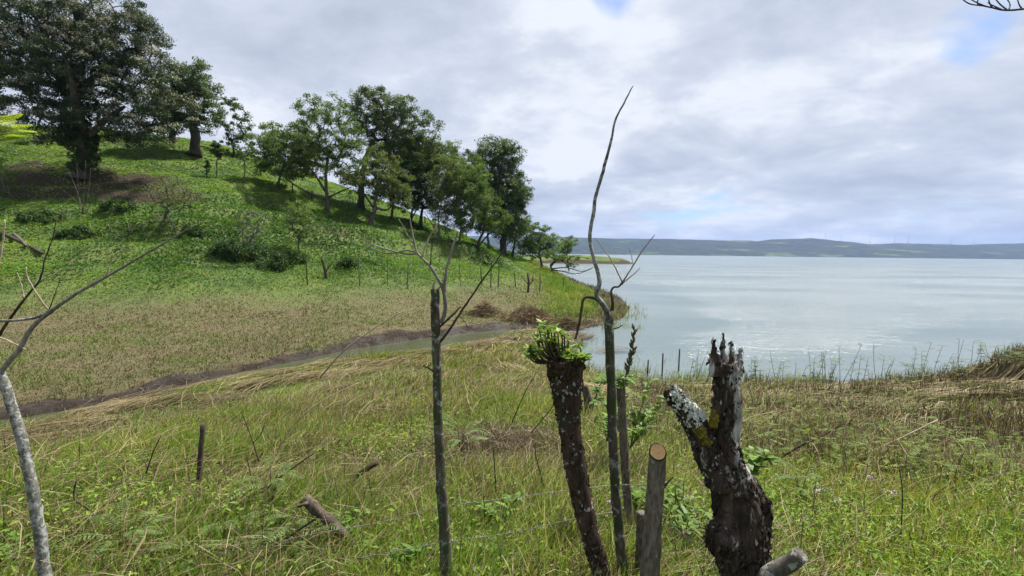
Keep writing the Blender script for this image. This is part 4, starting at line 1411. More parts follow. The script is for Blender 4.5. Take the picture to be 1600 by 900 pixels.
def stump_mat():
    m, w = new_mat('rotten_stump_bark')
    out = w.n('ShaderNodeOutputMaterial')
    co = w.n('ShaderNodeTexCoord').outputs['Object']
    st = w.n('ShaderNodeMapping', {'Vector': co, 'Scale': (1, 1, 0.22)}).outputs[0]
    n1 = w.noise(st, 38, 9, 0.7, 0.2)
    n2 = w.noise(co, 7.0, 5, 0.6, 0.5)
    n3 = w.noise(st, 16, 5, 0.65, 0.5)
    dark = w.mix(w.smooth(n1, 0.3, 0.72), (0.014, 0.011, 0.009), (0.095, 0.070, 0.056))
    pale = w.mix(w.smooth(n1, 0.32, 0.62), (0.13, 0.12, 0.11), (0.46, 0.45, 0.43))
    bare = w.n('ShaderNodeAttribute', None, attribute_name='bare').outputs['Fac']
    mask = w.smooth(w.math('ADD', w.math('MULTIPLY', n3, 0.9), w.math('MULTIPLY', bare, 0.50)), 0.55, 0.63)
    c = w.mix(mask, dark, pale)
    l2 = w.noise(w.n('ShaderNodeMapping', {'Vector': co, 'Scale': (1, 1, 0.45)}).outputs[0], 34, 6, 0.65, 0.8)
    c = w.mix(w.math('MULTIPLY', w.smooth(l2, 0.60, 0.66), w.smooth(n2, 0.52, 0.60)), c, (0.42, 0.43, 0.40))
    c = w.mix(w.smooth(n2, 0.60, 0.70, 0, 0.75), c, w.mix(n1, (0.018, 0.020, 0.008), (0.06, 0.055, 0.02)))
    bp = w.n('ShaderNodeBump', {'Strength': 1.0, 'Distance': 0.022, 'Height': w.math('ADD', n1, w.math('MULTIPLY', n3, 0.6))})
    p = w.n('ShaderNodeBsdfPrincipled', {'Base Color': c, 'Roughness': 0.9, 'Specular IOR Level': 0.2, 'Normal': bp.outputs[0]})
    w.link(p.outputs[0], out.inputs[0])
    return m


M['stump'] = stump_mat()
SD = 2.08
ss = SD / FPX * 0.87


def groove(co, nr, axis_xy, amt=0.015, freq=26.0):
    st = co * np.array((1, 1, 0.14))
    g = fbm(st * freq, 3)
    l = fbm(co * 9.0, 3)
    chunk = fbm(co * np.array((1, 1, 0.5)) * 13 + 40, 2)
    plate = np.round(fbm(co * np.array((1, 1, 0.4)) * 22 + 70, 2) * 3) / 3
    fine = fbm(st * 70, 2)
    knee = sstep(co[:, 2], at(0, 640, SD)[2], at(0, 760, SD)[2])
    return co + nr * (amt * np.where(g > 0, g * 0.6, g * 1.5) + (0.018 * l + 0.030 * chunk + 0.014 * plate) * (0.25 + 0.75 * knee) + 0.007 * fine)[:, None]


main = [(pxs([(1178, 1000), (1170, 930), (1160, 870), (1150, 810), (1142, 760), (1135, 705), (1134, 650), (1136, 600), (1136, 566)], SD), np.array([58, 52, 46, 44, 40, 31, 25, 23, 22]) * ss),
        (pxs([(1182, 870, .03), (1183, 820, .02), (1178, 775, .03), (1160, 730, .03)], SD), np.array([20, 24, 22, 13]) * ss),
        (pxs([(1134, 850, -.05), (1131, 826, -.085)], SD), np.array([30, 20]) * ss),
        (pxs([(1150, 880, -.05), (1143, 835, -.06), (1132, 800, -.03)], SD), np.array([30, 27, 20]) * ss),
        (pxs([(1195, 800, -.02), (1192, 780, -.02)], SD), np.array([12, 10]) * ss)]
for (xa, xb, yb_, rr) in [(1117, 1115, 530, 8), (1131, 1130, 518, 8), (1143, 1143, 531, 7.5), (1154, 1158, 544, 9), (1125, 1123, 552, 8), (1138, 1138, 550, 8)]:
    main.append((pxs([(xa + rng.uniform(-1, 1), 590), (xa, 562), (xb, yb_)], SD + rng.uniform(-.03, .04)), np.array([rr + 2, rr, rr * 0.36]) * ss))
limb = [(pxs([(1128, 752), (1108, 712), (1086, 665), (1066, 634), (1049, 614)], SD - 0.01), np.array([34, 28, 22, 17, 14]) * ss),
        (pxs([(1052, 618), (1041, 609)], SD), np.array([11, 6]) * ss), (pxs([(1058, 622), (1052, 606)], SD), np.array([9, 5]) * ss)]
sb = np.array(at(1172, 940, SD))
root9 = empty('broken_stump', (sb[0], sb[1], height(sb[0], sb[1])[0]))
tag(root9, 'big rotten dark stump with jagged splintered top and a stubby side limb', 'stump')
co, nr, qd, tr_ = remesh(main, 0.005, 5)
gx = groove(co, nr, None)
bare = np.clip(sstep(co[:, 2], at(0, 640, SD)[2], at(0, 560, SD)[2]) * 0.12 + 0.62 * sstep(co[:, 0], at(1130, 700, SD)[0], at(1152, 700, SD)[0]) * sstep(co[:, 2], at(0, 770, SD)[2], at(0, 700, SD)[2]), 0, 1)
mesh_obj('trunk', gx, [qd, tr_] if len(tr_) else [qd], M['stump'], root9, {'bare': bare})
flakes('bark_flakes', root9, gx, nr, 5200, .008, .032, .05 + .30 * (bare > .3))
co, nr, qd, tr_ = remesh(limb, 0.005, 4)
gx = groove(co, nr, None)
mesh_obj('limb', gx, [qd, tr_] if len(tr_) else [qd], M['stump'], root9, {'bare': np.zeros(len(gx))})
flakes('bark_flakes', root9, gx, nr, 1500, .007, .026, .16)


# yellow-green moss cushions in the crotch and white leafy lichen on the limb
def cushion(name, pts, radii, mat, root, amp=0.01):
    co, nr, qd, tr_ = remesh([(p, r) for p, r in zip(pts, radii)], 0.005)
    co = co + nr * (amp * fbm(co * 60, 3) + amp * 0.7 * fbm(co * 160, 2))[:, None]
    return mesh_obj(name, co, [qd, tr_] if len(tr_) else [qd], M[mat], root)


cushion('moss', [pxs([(1082, 662, -.035), (1092, 672, -.045), (1098, 684, -.05)], SD), pxs([(1096, 690, -.055), (1106, 694, -.05)], SD), pxs([(1116, 640, -.04), (1114, 670, -.05)], SD)],
        [np.array([8, 11, 10]) * ss, np.array([11, 9]) * ss, np.array([5, 8]) * ss], 'moss', root9, 0.012)
M['lichen_white'] = plain_mat('white_leafy_lichen', (0.34, 0.37, 0.33), (0.62, 0.64, 0.58), 60, 0.9, 0.1)
n_ = 520
tt = rng.random(n_)
ang = rng.normal(0.5, 0.75, n_)
axp = spline(pxs([(1044, 610), (1062, 632), (1086, 660)], SD - 0.01), 60)
ix = (tt * 59).astype(int)
ra = np.interp(tt, [0, 1], [14, 21]) * ss
axd = unit(axp[-1] - axp[0])
sx = unit(np.cross(axd, np.array((0, 1.0, 0))))
sx = sx if sx[2] > 0 else -sx
toward = np.array((0, -1.0, 0.0))
nrml = np.cos(ang)[:, None] * sx + np.sin(ang)[:, None] * toward
cc = axp[ix] + nrml * (ra * 1.0)[:, None] + nrml * rng.uniform(0, 0.006, n_)[:, None]
v, q = leaf_quads(cc, rng.uniform(0.008, 0.022, n_), nrml + rng.normal(size=(n_, 3)) * 0.5, 0.8, unit(np.cross(nrml, rng.normal(size=(n_, 3)))), 0.2)
mesh_obj('lichen', v, [q], M['lichen_white'], root9, smooth=False)

# sawn log end beside the stump
P10 = spline(pxs([(1170, 935, .05), (1205, 898, .02), (1235, 878, 0), (1252, 866, -.02)], 1.95), 16)
root10 = empty('log', P10[0])
tag(root10, 'pale grey sawn log end jutting up beside the big broken stump', 'log')
l10 = MB()
l10.tube(P10, np.linspace(17, 13, 16) * 1.95 / FPX, 24, 0.35, 0.05)
l10.build('bark', M['log_lichen'], root10)
# fallen log and sticks in the grass
g0, _ = ground_at(548, 852)
stick('fallen_log', [at(476, 780, 2.85), at(512, 812, 2.82), at(556, 856, 2.85)], [0.031, 0.027, 0.029, 0.020], 'log_bark', 'short broken brown log lying slantwise in the grass near the centre', 'log', None, 18, 0.55, 30,
      branches=[([at(480, 786, 2.73), at(472, 789, 2.7), at(466, 791, 2.7)], [0.012, 0.008]), ([at(500, 806, 2.84), at(470, 826, 2.80), at(430, 852, 2.76)], [0.007, 0.004])])
stick('dry_stick', [at(530, 768, 3.9), at(560, 742, 3.9), at(590, 722, 3.95)], [0.016, 0.02, 0.018], 'twig_dark', 'thick dark stick tilted above the short broken log', 'stick', None, 8, 0.2, 12)

# barbed wire strands between the posts
M['wire'] = plain_mat('rusty_galvanised_wire', (0.10, 0.09, 0.08), (0.25, 0.24, 0.23), 60, 0.5, 0.5)


def wire(pts, label):
    P = spline(np.array([at(*p) for p in pts]), 60)
    root = empty('barbed_wire', P[0])
    tag(root, label, 'wire', 'barbed wire strands of the near fence')
    mb = MB()
    mb.tube(P, 0.0016, 5)
    mb.build('strand', M['wire'], root)
    L = np.concatenate([[0], np.cumsum(np.linalg.norm(np.diff(P, axis=0), axis=1))])
    for s_ in np.arange(0.06, L[-1], 0.13):
        c = np.array([np.interp(s_, L, P[:, k]) for k in range(3)])
        b = MB()
        for k in range(2):
            d = unit(rng.normal(size=3)) * 0.014
            b.tube(np.stack([c - d, c + d]), 0.0013, 4)
        b.build('barb', M['wire'], root)


wire([(392, 862, 2.45), (470, 838, 2.42), (600, 815, 2.4), (690, 792, 2.34), (800, 778, 2.3), (905, 764, 2.27), (960, 758, 2.36), (1014, 758, 2.1)], 'upper barbed wire strand running to the plant crowned post')
wire([(560, 872, 2.36), (690, 848, 2.33), (800, 832, 2.3), (918, 806, 2.26), (962, 800, 2.36)], 'lower barbed wire strand beside the slim broken trunk')
wire([(1022, 786, 2.06), (1050, 820, 2.05), (1085, 850, 2.03), (1112, 880, 2.0), (1130, 905, 2.0)], 'slack barbed wire strand sagging from the sawn stake to the big stump')

# ------------------------------------------------------------------ the plant on top of the dark post
M['epi_leaf'] = leaf_mat('glossy_epiphyte_leaves', [(0, (0.05, 0.11, 0.012)), (0.5, (0.12, 0.22, 0.02)), (0.9, (0.25, 0.32, 0.04)), (0.93, (0.45, 0.06, 0.04)), (1, (0.5, 0.10, 0.05))], 0.35, 0.5, 0.25)
M['herb'] = leaf_mat('bright_herb_leaves', [(0, (0.050, 0.105, 0.016)), (0.5, (0.105, 0.195, 0.030)), (1, (0.20, 0.31, 0.055))], 0.4, 0.5)
M['fern'] = leaf_mat('feathery_mimosa_leaves', [(0, (0.050, 0.090, 0.022)), (0.5, (0.095, 0.155, 0.036)), (1, (0.17, 0.225, 0.065))], 0.4, 0.6)
M['stem'] = plain_mat('brown_weed_stem', (0.045, 0.032, 0.022), (0.11, 0.085, 0.055), 30)
M['stem_green'] = plain_mat('green_weed_stem', (0.05, 0.09, 0.025), (0.10, 0.15, 0.04), 30)


def lance(c, d, up, L, W, droop=0.2):
    """lanceolate leaves of 2 quads + tips; arrays (N,3)"""
    n = len(c)
    side = unit(np.cross(d, up))
    up2 = unit(np.cross(side, d))
    L = L[:, None]
    W = W[:, None]
    a = c
    m1 = c + d * L * 0.35 + up2 * L * 0.05
    m2 = c + d * L * 0.72 - up2 * L * droop * 0.35
    tip = c + d * L - up2 * L * droop
    v = np.stack([a, m1 + side * W * .5, m1 - side * W * .5, m2 + side * W * .42, m2 - side * W * .42, tip], 1).reshape(-1, 3)
    k = np.arange(n)[:, None] * 6
    return v, k + np.array([[1, 3, 4, 2]]), np.concatenate([k + np.array([[0, 1, 2]]), k + np.array([[3, 5, 4]])])


ED = 2.2
eb = at(882, 566, ED)
rootE = empty('epiphyte_plant', eb)
tag(rootE, 'bright green leafy epiphyte with red tinged buds, growing on top of the dark flared post', 'plant')
moss_pts, moss_r = [], []
for k in range(16):
    x_, y_ = rng.uniform(862, 905), rng.uniform(562, 592)
    moss_pts.append(np.array([at(x_, y_, ED + rng.uniform(-.08, .08)), at(x_ + rng.uniform(-6, 6), y_ + 8, ED + rng.uniform(-.08, .08))]))
    moss_r.append(np.array([9, 8]) * ED / FPX)
cushion('root_mass', moss_pts, moss_r, 'moss_dark', rootE, 0.014)
stems, ros = MB(), []
for k in range(60):
    x_ = rng.uniform(826, 917)
    top_y = np.interp(x_, [828, 838, 850, 866, 880, 895, 917], [548, 520, 510, 520, 524, 540, 552]) + 40 * rng.random() ** 1.2 - 5
    dz = rng.uniform(-.12, .12)
    tip = at(x_, min(top_y, 560), ED + dz)
    bb = at(882 + (x_ - 875) * .45, 566, ED + dz * .5)
    mid = (tip + bb) / 2 + np.array((0, 0, -.012)) + (tip - bb) * np.array((.18, .1, 0))
    stems.tube(spline([bb, mid, tip], 6), np.linspace(.005, .003, 6), 5)
    ros.append(tip)
    if rng.random() < .5:
        ros.append((mid + tip) / 2 + rng.normal(size=3) * .006)
stems.build('stem', M['twig_dark'], rootE)
ros = np.array(ros)
k_ = 8
c = np.repeat(ros, k_, 0)
th = np.tile(np.linspace(0, 2 * np.pi, k_, endpoint=False), len(ros)) + rng.uniform(0, .9, len(c))
d = unit(np.stack([np.cos(th), np.sin(th), rng.uniform(.15, 1.1, len(c))], 1))
v, q, t = lance(c, d, np.broadcast_to(np.array((0, 0, 1.0)), d.shape) + rng.normal(size=d.shape) * .2, rng.uniform(.022, .056, len(c)), rng.uniform(.009, .015, len(c)), 0.15)
va = np.clip(rng.normal(.5, .22, len(c)), 0, .9)
red = rng.random(len(ros)) < .025
va = np.where(np.repeat(red, k_) & (rng.random(len(c)) < .5), rng.uniform(.93, 1, len(c)), va)
mesh_obj('leaves', v, [q, t], M['epi_leaf'], rootE, {'var': np.repeat(va, 6)}, smooth=False)


# ------------------------------------------------------------------ single leafy plants
def pinnate(mb, lv, base, tip, n=14, L=0.05, W=0.014, sag=0.15, normal=None):
    """a frond: rachis into mb, leaflets appended to lv (c, d, up, L, W)"""
    P = spline([base, (base + tip) / 2 + np.array((0, 0, 1.0)) * np.linalg.norm(tip - base) * sag, tip], n)
    mb.tube(P, np.linspace(0.0022, 0.0009, n), 4, cap=False)
    T = unit(np.gradient(P, axis=0))
    up = np.array((0, 0, 1.0)) if normal is None else normal
    s = unit(np.cross(T, np.broadcast_to(up, T.shape)))
    prof = np.sin(np.linspace(0.25, 2.9, n)) ** .7
    for sg in (-1, 1):
        lv.append((P[1:], unit(s[1:] * sg + T[1:] * 0.45), np.broadcast_to(up, T[1:].shape), L * prof[1:], np.full(n - 1, W)))


def plant_from(root, mb, lv, mat, stem='stem'):
    mb.build('stem', M[stem], root)
    c, d, u, L, W = [np.concatenate([x[k] for x in lv]) for k in range(5)]
    v, q, t = lance(c, d, u, L, W)
    mesh_obj('leaves', v, [q, t], M[mat], root, {'var': np.repeat(np.clip(rng.normal(.5, .25, len(c)), 0, 1), 6)}, smooth=False)


def fern_plant(px_, py_, label, fronds=9, size=0.4, D=None, rise=0.35, name='fern', mat='fern'):
    b = ground_at(px_, py_)[0] if D is None else at(px_, py_, D)
    root = empty(name, b)
    tag(root, label, 'plant')
    mb, lv = MB(), []
    for k in range(fronds):
        a = 2 * math.pi * k / fronds + rng.uniform(-.3, .3)
        h0 = rng.uniform(.3, 1) * rise
        st = b + np.array((math.cos(a) * .04, math.sin(a) * .04, h0))
        tip = st + size * rng.uniform(.6, 1.1) * np.array((math.cos(a), math.sin(a), rng.uniform(-.1, .3)))
        mb.tube(spline([b, b + (st - b) * .6, st], 4), [.004, .003, .003, .0022], 4, cap=False)
        pinnate(mb, lv, st, tip, 16, .075 * size / .4, .017 * size / .4)
    plant_from(root, mb, lv, mat)


def leafy_plant(px_, py_, label, D, stems=4, h=.28, leaf=.12, wid=.035, mat='herb', upright=.5, name='leafy_plant', whorl=5):
    b = at(px_, py_, D)
    root = empty(name, b)
    tag(root, label, 'plant')
    mb, lv = MB(), []
    for k in range(stems):
        a = rng.uniform(0, 6.28)
        tip = b + h * rng.uniform(.6, 1.1) * unit(np.array((math.cos(a) * .6, math.sin(a) * .6, 1.0)))
        P = spline([b, (b + tip) / 2 + rng.normal(size=3) * .01, tip], 7)
        mb.tube(P, np.linspace(.005, .0025, 7), 5, cap=False)
        for j in range(2, 7):
            n = max(2, whorl - int(rng.integers(1, 4)))
            th = rng.uniform(0, 6.28, n)
            d = unit(np.stack([np.cos(th), np.sin(th), upright + rng.normal(size=n) * .5], 1))
            lv.append((np.repeat(P[j][None], n, 0), d, np.tile(np.array((0, 0, 1.0)), (n, 1)), leaf * rng.uniform(.4, 1.15, n) * (0.7 if j == 6 else 1), np.full(n, wid)))
    plant_from(root, mb, lv, mat, 'stem_green')


leafy_plant(632, 905, 'upright bright green leafy plant at the bottom left of the slim broken trunk', 2.55, 5, .22, .10, .032, upright=.9)
leafy_plant(795, 905, 'broad leaved bright green plant at the bottom between the slim trunk and dark post', 2.55, 3, .17, .11, .036, upright=.5)
leafy_plant(560, 850, 'small pale leafy plant right of the short broken log', 3.0, 4, .18, .07, .024)
leafy_plant(775, 830, 'light green leafy plant right of the slim broken trunk', 3.0, 5, .26, .08, .028)
leafy_plant(1075, 850, 'leafy green plant between the sawn stake and the big stump', 2.8, 6, .3, .09, .022)
leafy_plant(1180, 742, 'pale yellow green plant peeping out right behind the big stump', 3.4, 5, .16, .10, .034, upright=.6)
leafy_plant(985, 700, 'tall green weed behind the leafy post', 4.2, 8, .55, .12, .04)
leafy_plant(948, 690, 'green leafy weed between the dark post and the tall slender post', 4.4, 7, .5, .11, .035)
leafy_plant(1010, 830, 'green weed close beside the sawn stake', 2.9, 6, .3, .09, .03)
leafy_plant(20, 890, 'leafy plant at the bottom left corner beside the pale post', 2.7, 5, .2, .09, .03)
fern_plant(195, 850, 'wide feathery fern at the bottom left, right of the pale post', 8, .26, 2.8, .12)
fern_plant(300, 880, 'feathery fern low in the grass below the thin stake', 7, .22, 2.7, .10)
fern_plant(425, 790, 'blue green feathery plant left of the short broken log', 6, .24, 3.4, .26)
fern_plant(382, 850, 'feathery bright fern in the bottom grass left of the broken log', 7, .2, 2.85, .14)
fern_plant(720, 712, 'feathery weed just right of the slim broken trunk, mid field', 7, .34, 5.0, .3)
fern_plant(470, 850, 'feathery fern at the lower end of the short broken log', 6, .2, 2.8, .12)
fern_plant(1250, 780, 'feathery weed in the bright grass right of the big stump', 6, .22, 3.6, .2)

# leaf shoots and seed spike on the thin grey post
bt = P5[-1]
rootS = empty('leaf_shoots', bt)
tag(rootS, 'tuft of fresh green leaves and a dark seed spike atop the thin grey post', 'plant')
mb, lv = MB(), []
for k in range(13):
    a = rng.uniform(0, 6.28)
    tip = bt + rng.uniform(.08, .16) * unit(np.array((math.cos(a), math.sin(a), rng.uniform(.1, .9))))
    pinnate(mb, lv, bt, tip, 8, .055, .02, .1)
sp = pxs([(972, 604), (980, 580), (988, 552), (991, 512)], 2.85)
plant_from(rootS, mb, lv, 'herb', 'stem')
sd = MB()
sd.tube(spline(sp, 10), np.linspace(.004, .002, 10), 5)
for k in range(22):
    t = .25 + .75 * k / 22
    p = np.array([np.interp(t, np.linspace(0, 1, 4), sp[:, j]) for j in range(3)])
    d = unit(np.array((rng.normal() * .5, rng.normal() * .5, 1.0)))
    sd.tube(np.stack([p, p + d * .018, p + d * .04]), [.004, .009, .003], 5)
M['seed'] = plain_mat('dull_olive_seed_spike', (0.045, 0.045, 0.022), (0.11, 0.10, 0.055), 60)
sd.build('seed_spike', M['seed'], rootS)

# ------------------------------------------------------------------ weeds standing along the near shore, seen against the water
SHORE_G = 'weeds standing along the near shoreline'
shore_x = list(np.concatenate([rng.uniform(1165, 1300, 26), rng.uniform(1300, 1545, 26), rng.uniform(1050, 1165, 10)]))
for k, sx_ in enumerate(shore_x):
    p = on_z(sx_, 607 - max(0, (sx_ - 1380)) * .13)
    back = rng.uniform(0.0, 1.4)
    h = unit(np.array((p[0], p[1], 0)))
    x_, y_ = (p - h * back)[:2]
    b = np.array((x_, y_, height(x_, y_)[0] - .03))
    H = rng.uniform(.5, 1.25) * (1.0 if sx_ < 1300 else 1.1)
    root = empty('shore_weed', b)
    tag(root, 'spindly leafy weed silhouetted against the lake on the near shoreline', 'weed', SHORE_G)
    lean = rng.normal(size=2) * .14 + np.array((.10 if sx_ > 1300 else .03, 0))
    tip = b + np.array((lean[0] * H, lean[1] * H, H))
    P = spline([b, b + (tip - b) * .5 + np.array((rng.normal() * .03, 0, 0)), tip], 8)
    mb, lv = MB(), []
    mb.tube(P, np.linspace(.009, .004, 8), 5, cap=False)
    for j in range(3, 8):
        for r_ in range(rng.integers(0, 3)):
            a = rng.uniform(0, 6.28)
            q = P[j] + rng.uniform(.08, .26) * np.array((math.cos(a) + .2, math.sin(a) * .6, rng.uniform(-.1, .5)))
            pinnate(mb, lv, P[j], q, 8, .06, .022, .12)
    if not lv:
        pinnate(mb, lv, P[-1], P[-1] + np.array((.1, 0, .05)), 8, .06, .022)
    plant_from(root, mb, lv, 'fern')

# the branchy weeds leaning in at the right bank
for (px_, py_, lab, H) in [(1560, 590, 'tall twiggy weed on the right bank, its sprays reaching over the water', 1.1), (1500, 600, 'leaning twiggy weed left of the right bank', 1.0), (1440, 605, 'twiggy weed with feathery sprays at the middle of the right shore', .95), (1590, 575, 'twiggy dark weed on top of the eroded right bank', .8)]:
    b, D = ground_at(px_, py_)
    root = empty('twiggy_weed', b)
    tag(root, lab, 'weed')
    mb, lv = MB(), []
    for k in range(5):
        a = rng.uniform(-.9, .6)
        tip = b + H * rng.uniform(.6, 1.1) * np.array((math.sin(a) * .7, rng.normal() * .2, math.cos(a) * .8))
        P = spline([b, (b + tip) / 2 + rng.normal(size=3) * .05, tip], 8)
        mb.tube(P, np.linspace(.009, .003, 8), 5, cap=False)
        for j in range(3, 8):
            q = P[j] + rng.uniform(.15, .35) * np.array((rng.choice((-1, 1)) * 1.0, rng.normal() * .4, rng.uniform(-.05, .35)))
            pinnate(mb, lv, P[j], q, 10, .075, .024, .1)
    plant_from(root, mb, lv, 'fern')

# small lilac wildflowers around the posts
M['lilac'] = plain_mat('pale_lilac_petals', (0.36, 0.27, 0.36), (0.52, 0.42, 0.50), 60, 0.8)
for k in range(22):
    if k < 16:
        px_, py_ = rng.uniform(1035, 1100), rng.uniform(770, 860)
    else:
        px_, py_ = rng.uniform(1205, 1420), rng.uniform(700, 800)
    D_ = 3.4 if k >= 16 else rng.uniform(2.9, 3.4)
    t = at(px_ - (80 if k % 4 == 0 and k < 16 else 0), py_, D_)
    b = np.array((t[0], t[1], height(t[0], t[1])[0]))
    root = empty('wildflower', b)
    tag(root, 'small pale lilac wildflower on a thin stem in the grass by the stumps', 'flower', 'lilac wildflowers in the grass by the stumps')
    mb = MB()
    mb.tube(spline([b, (b + t) / 2 + rng.normal(size=3) * .015, t], 6), np.linspace(.003, .0018, 6), 4)
    mb.build('stem', M['stem_green'], root)
    c = t + rng.normal(size=(26, 3)) * np.array((.013, .013, .006))
    v, q = leaf_quads(c, rng.uniform(.008, .014, 26), rng.normal(size=(26, 3)) * .4 + np.array((0, 0, 1.0)), .7)
    mesh_obj('blossom', v, [q], M['lilac'], root, smooth=False)

# ------------------------------------------------------------------ dry stalks and twigs that stand out of the field
def stalk(name, pts, r0, r1, mat, label, cat='stalk', group=None, branches=()):
    P = spline(np.array([at(*p) for p in pts]), 14)
    mb = MB()
    mb.tube(P, np.linspace(r0, r1, 14), 6, 0.15, r0 * 3)
    if not branches:
        return tag(mb.build(name, M[mat], loc=P[0]), label, cat, group)
    root = empty(name, P[0])
    tag(root, label, cat, group)
    mb.build('stem', M[mat], root)
    for bp in branches:
        q = MB()
        q.tube(spline(np.array([at(*p) for p in bp]), 8), np.linspace(r0 * .6, r1 * .7, 8), 5)
        q.build('twig', M[mat], root)
    return root


stalk('dry_stalk', [(1296, 738, 5.0), (1345, 712, 5.05), (1400, 688, 5.1), (1465, 656, 5.2)], .011, .006, 'twig_pale', 'long pale dry stalk slanting through the brown weeds at right')
stalk('dry_stalk', [(1200, 730, 4.8), (1245, 700, 4.8), (1290, 678, 4.9), (1320, 660, 4.9)], .012, .006, 'twig_dark', 'dark slanting stalk right of the big stump')
stalk('dry_stalk', [(1335, 768, 4.0), (1400, 768, 4.0), (1480, 763, 4.05), (1600, 752, 4.1)], .007, .006, 'twig_pale', 'long nearly level dry stalk reaching the right edge above the bright grass', branches=[[(1420, 768, 4.0), (1480, 774, 4), (1560, 786, 4)]])
stalk('dry_stalk', [(1408, 880, 3.0), (1408, 830, 3.0), (1410, 770, 3.0), (1405, 730, 3.0)], .004, .003, 'twig_dark', 'upright thin dark stalk alone in the bright grass at right')
stalk('dry_stalk', [(1440, 905, 2.8), (1428, 860, 2.8), (1420, 830, 2.8)], .004, .0025, 'twig_dark', 'short leaning dark stalk at the bottom of the bright grass')
stalk('dry_twig', [(392, 790, 3.5), (425, 756, 3.5), (462, 728, 3.55), (495, 705, 3.6)], .008, .004, 'twig_dark', 'long dark twig rising to the right left of the broken log', branches=[[(400, 780, 3.5), (392, 745, 3.5), (384, 705, 3.5)]])
stalk('dry_twig', [(228, 740, 3.6), (240, 705, 3.6), (252, 680, 3.6)], .006, .003, 'twig_dark', 'upright branching dark twig left of the thin stake', branches=[[(232, 735, 3.6), (225, 720, 3.6), (215, 712, 3.6)]])
stalk('dry_twig', [(150, 812, 3.0), (138, 795, 3.0), (116, 778, 3.0), (120, 748, 3.0)], .008, .004, 'twig_dark', 'hooked dark twig right of the pale lichen spotted post')
stalk('dry_twig', [(404, 720, 4.2), (395, 690, 4.2), (382, 655, 4.2), (376, 640, 4.2)], .007, .003, 'twig_dark', 'bare upright twig right of the thin stake', branches=[[(396, 692, 4.2), (408, 678, 4.2), (414, 660, 4.2)], [(386, 665, 4.2), (376, 660, 4.2)]])
stalk('dry_stalk', [(436, 700, 4.5), (462, 660, 4.5), (500, 628, 4.6), (560, 598, 4.7)], .005, .003, 'twig_pale', 'tall arching straw stalk in mid field left of the slim trunk')
stalk('dry_stalk', [(500, 590, 10), (530, 555, 10), (560, 530, 10), (600, 503, 10), (632, 485, 10)], .016, .009, 'twig_pale', 'pale arching reed stalk bent over the stream')
stalk('dry_stalk', [(775, 770, 3.5), (773, 730, 3.5), (770, 695, 3.5)], .006, .003, 'twig_dark', 'thin dark upright stalk right of the slim broken trunk')
stalk('dry_stalk', [(585, 800, 3.5), (580, 770, 3.5), (576, 745, 3.5)], .006, .003, 'twig_dark', 'thin dark upright stalk beside the thick tilted stick')
stalk('dry_stalk', [(756, 845, 2.9), (757, 800, 2.9), (755, 770, 2.9)], .004, .003, 'twig_dark', 'slender dark stalk at the bottom right of the slim trunk')
stalk('dry_stalk', [(850, 760, 3.4), (838, 715, 3.4), (836, 690, 3.4)], .005, .003, 'twig_dark', 'thin dark stalk left of the plant crowned post')
stalk('dry_stalk', [(800, 660, 5.2), (822, 610, 5.2), (846, 570, 5.3)], .006, .003, 'twig_dark', 'slanting dark stalk behind the plant crowned post')
stalk('dry_twig', [(830, 676, 4.4), (860, 640, 4.4), (880, 612, 4.4)], .006, .003, 'twig_dark', 'slanting twig crossing just left of the plant crowned post')

# branch from a tree overhead, top right corner, and the bright yellow green leaves at the left edge
root = empty('overhanging_branch', at(1640, 8, 6))
tag(root, 'bare twiggy branch hanging into the top right corner of the sky', 'branch')
mb = MB()
mb.tube(spline(np.array([at(*p, 6) for p in [(1660, 6), (1600, 14), (1570, 16), (1550, 12), (1535, 9), (1515, 6), (1500, -4)]]), 30), np.linspace(.016, .006, 30), 6, 0.15, .03)
mb.build('stem', M['twig_dark'], root)
for pts in [[(1550, 11), (1546, 4), (1543, -8)], [(1576, 16), (1578, 6), (1568, -8)], [(1573, 15), (1562, 6), (1552, -6)], [(1597, 14), (1592, 6), (1588, -8)], [(1530, 8), (1527, 3), (1532, -6)], [(1540, 10), (1524, 3), (1512, -4)], [(1565, 15), (1552, 9), (1543, 4)]]:
    q = MB()
    q.tube(spline(np.array([at(p[0], p[1], 6 + rng.uniform(-.1, .1)) for p in pts]), 8), np.linspace(.009, .005, 8), 5)
    q.build('twig', M['twig_dark'], root)
M['yellow_leaf'] = leaf_mat('bright_yellow_green_leaves', [(0, (0.17, 0.26, 0.02)), (1, (0.33, 0.40, 0.05))], 0.5, 0.5)
b = at(-60, 215, 7)
root = empty('leafy_branch', b)
tag(root, 'bright yellow green leafy branch tip poking in at the left edge', 'branch')
mb, lv = MB(), []
for (x_, y_) in [(45, 195), (52, 205), (30, 178), (40, 210), (20, 188), (25, 214), (8, 182)]:
    pinnate(mb, lv, b + rng.normal(size=3) * .1, at(x_, y_, 7 + rng.uniform(-.2, .2)), 18, .13, .05, .08)
plant_from(root, mb, lv, 'yellow_leaf')

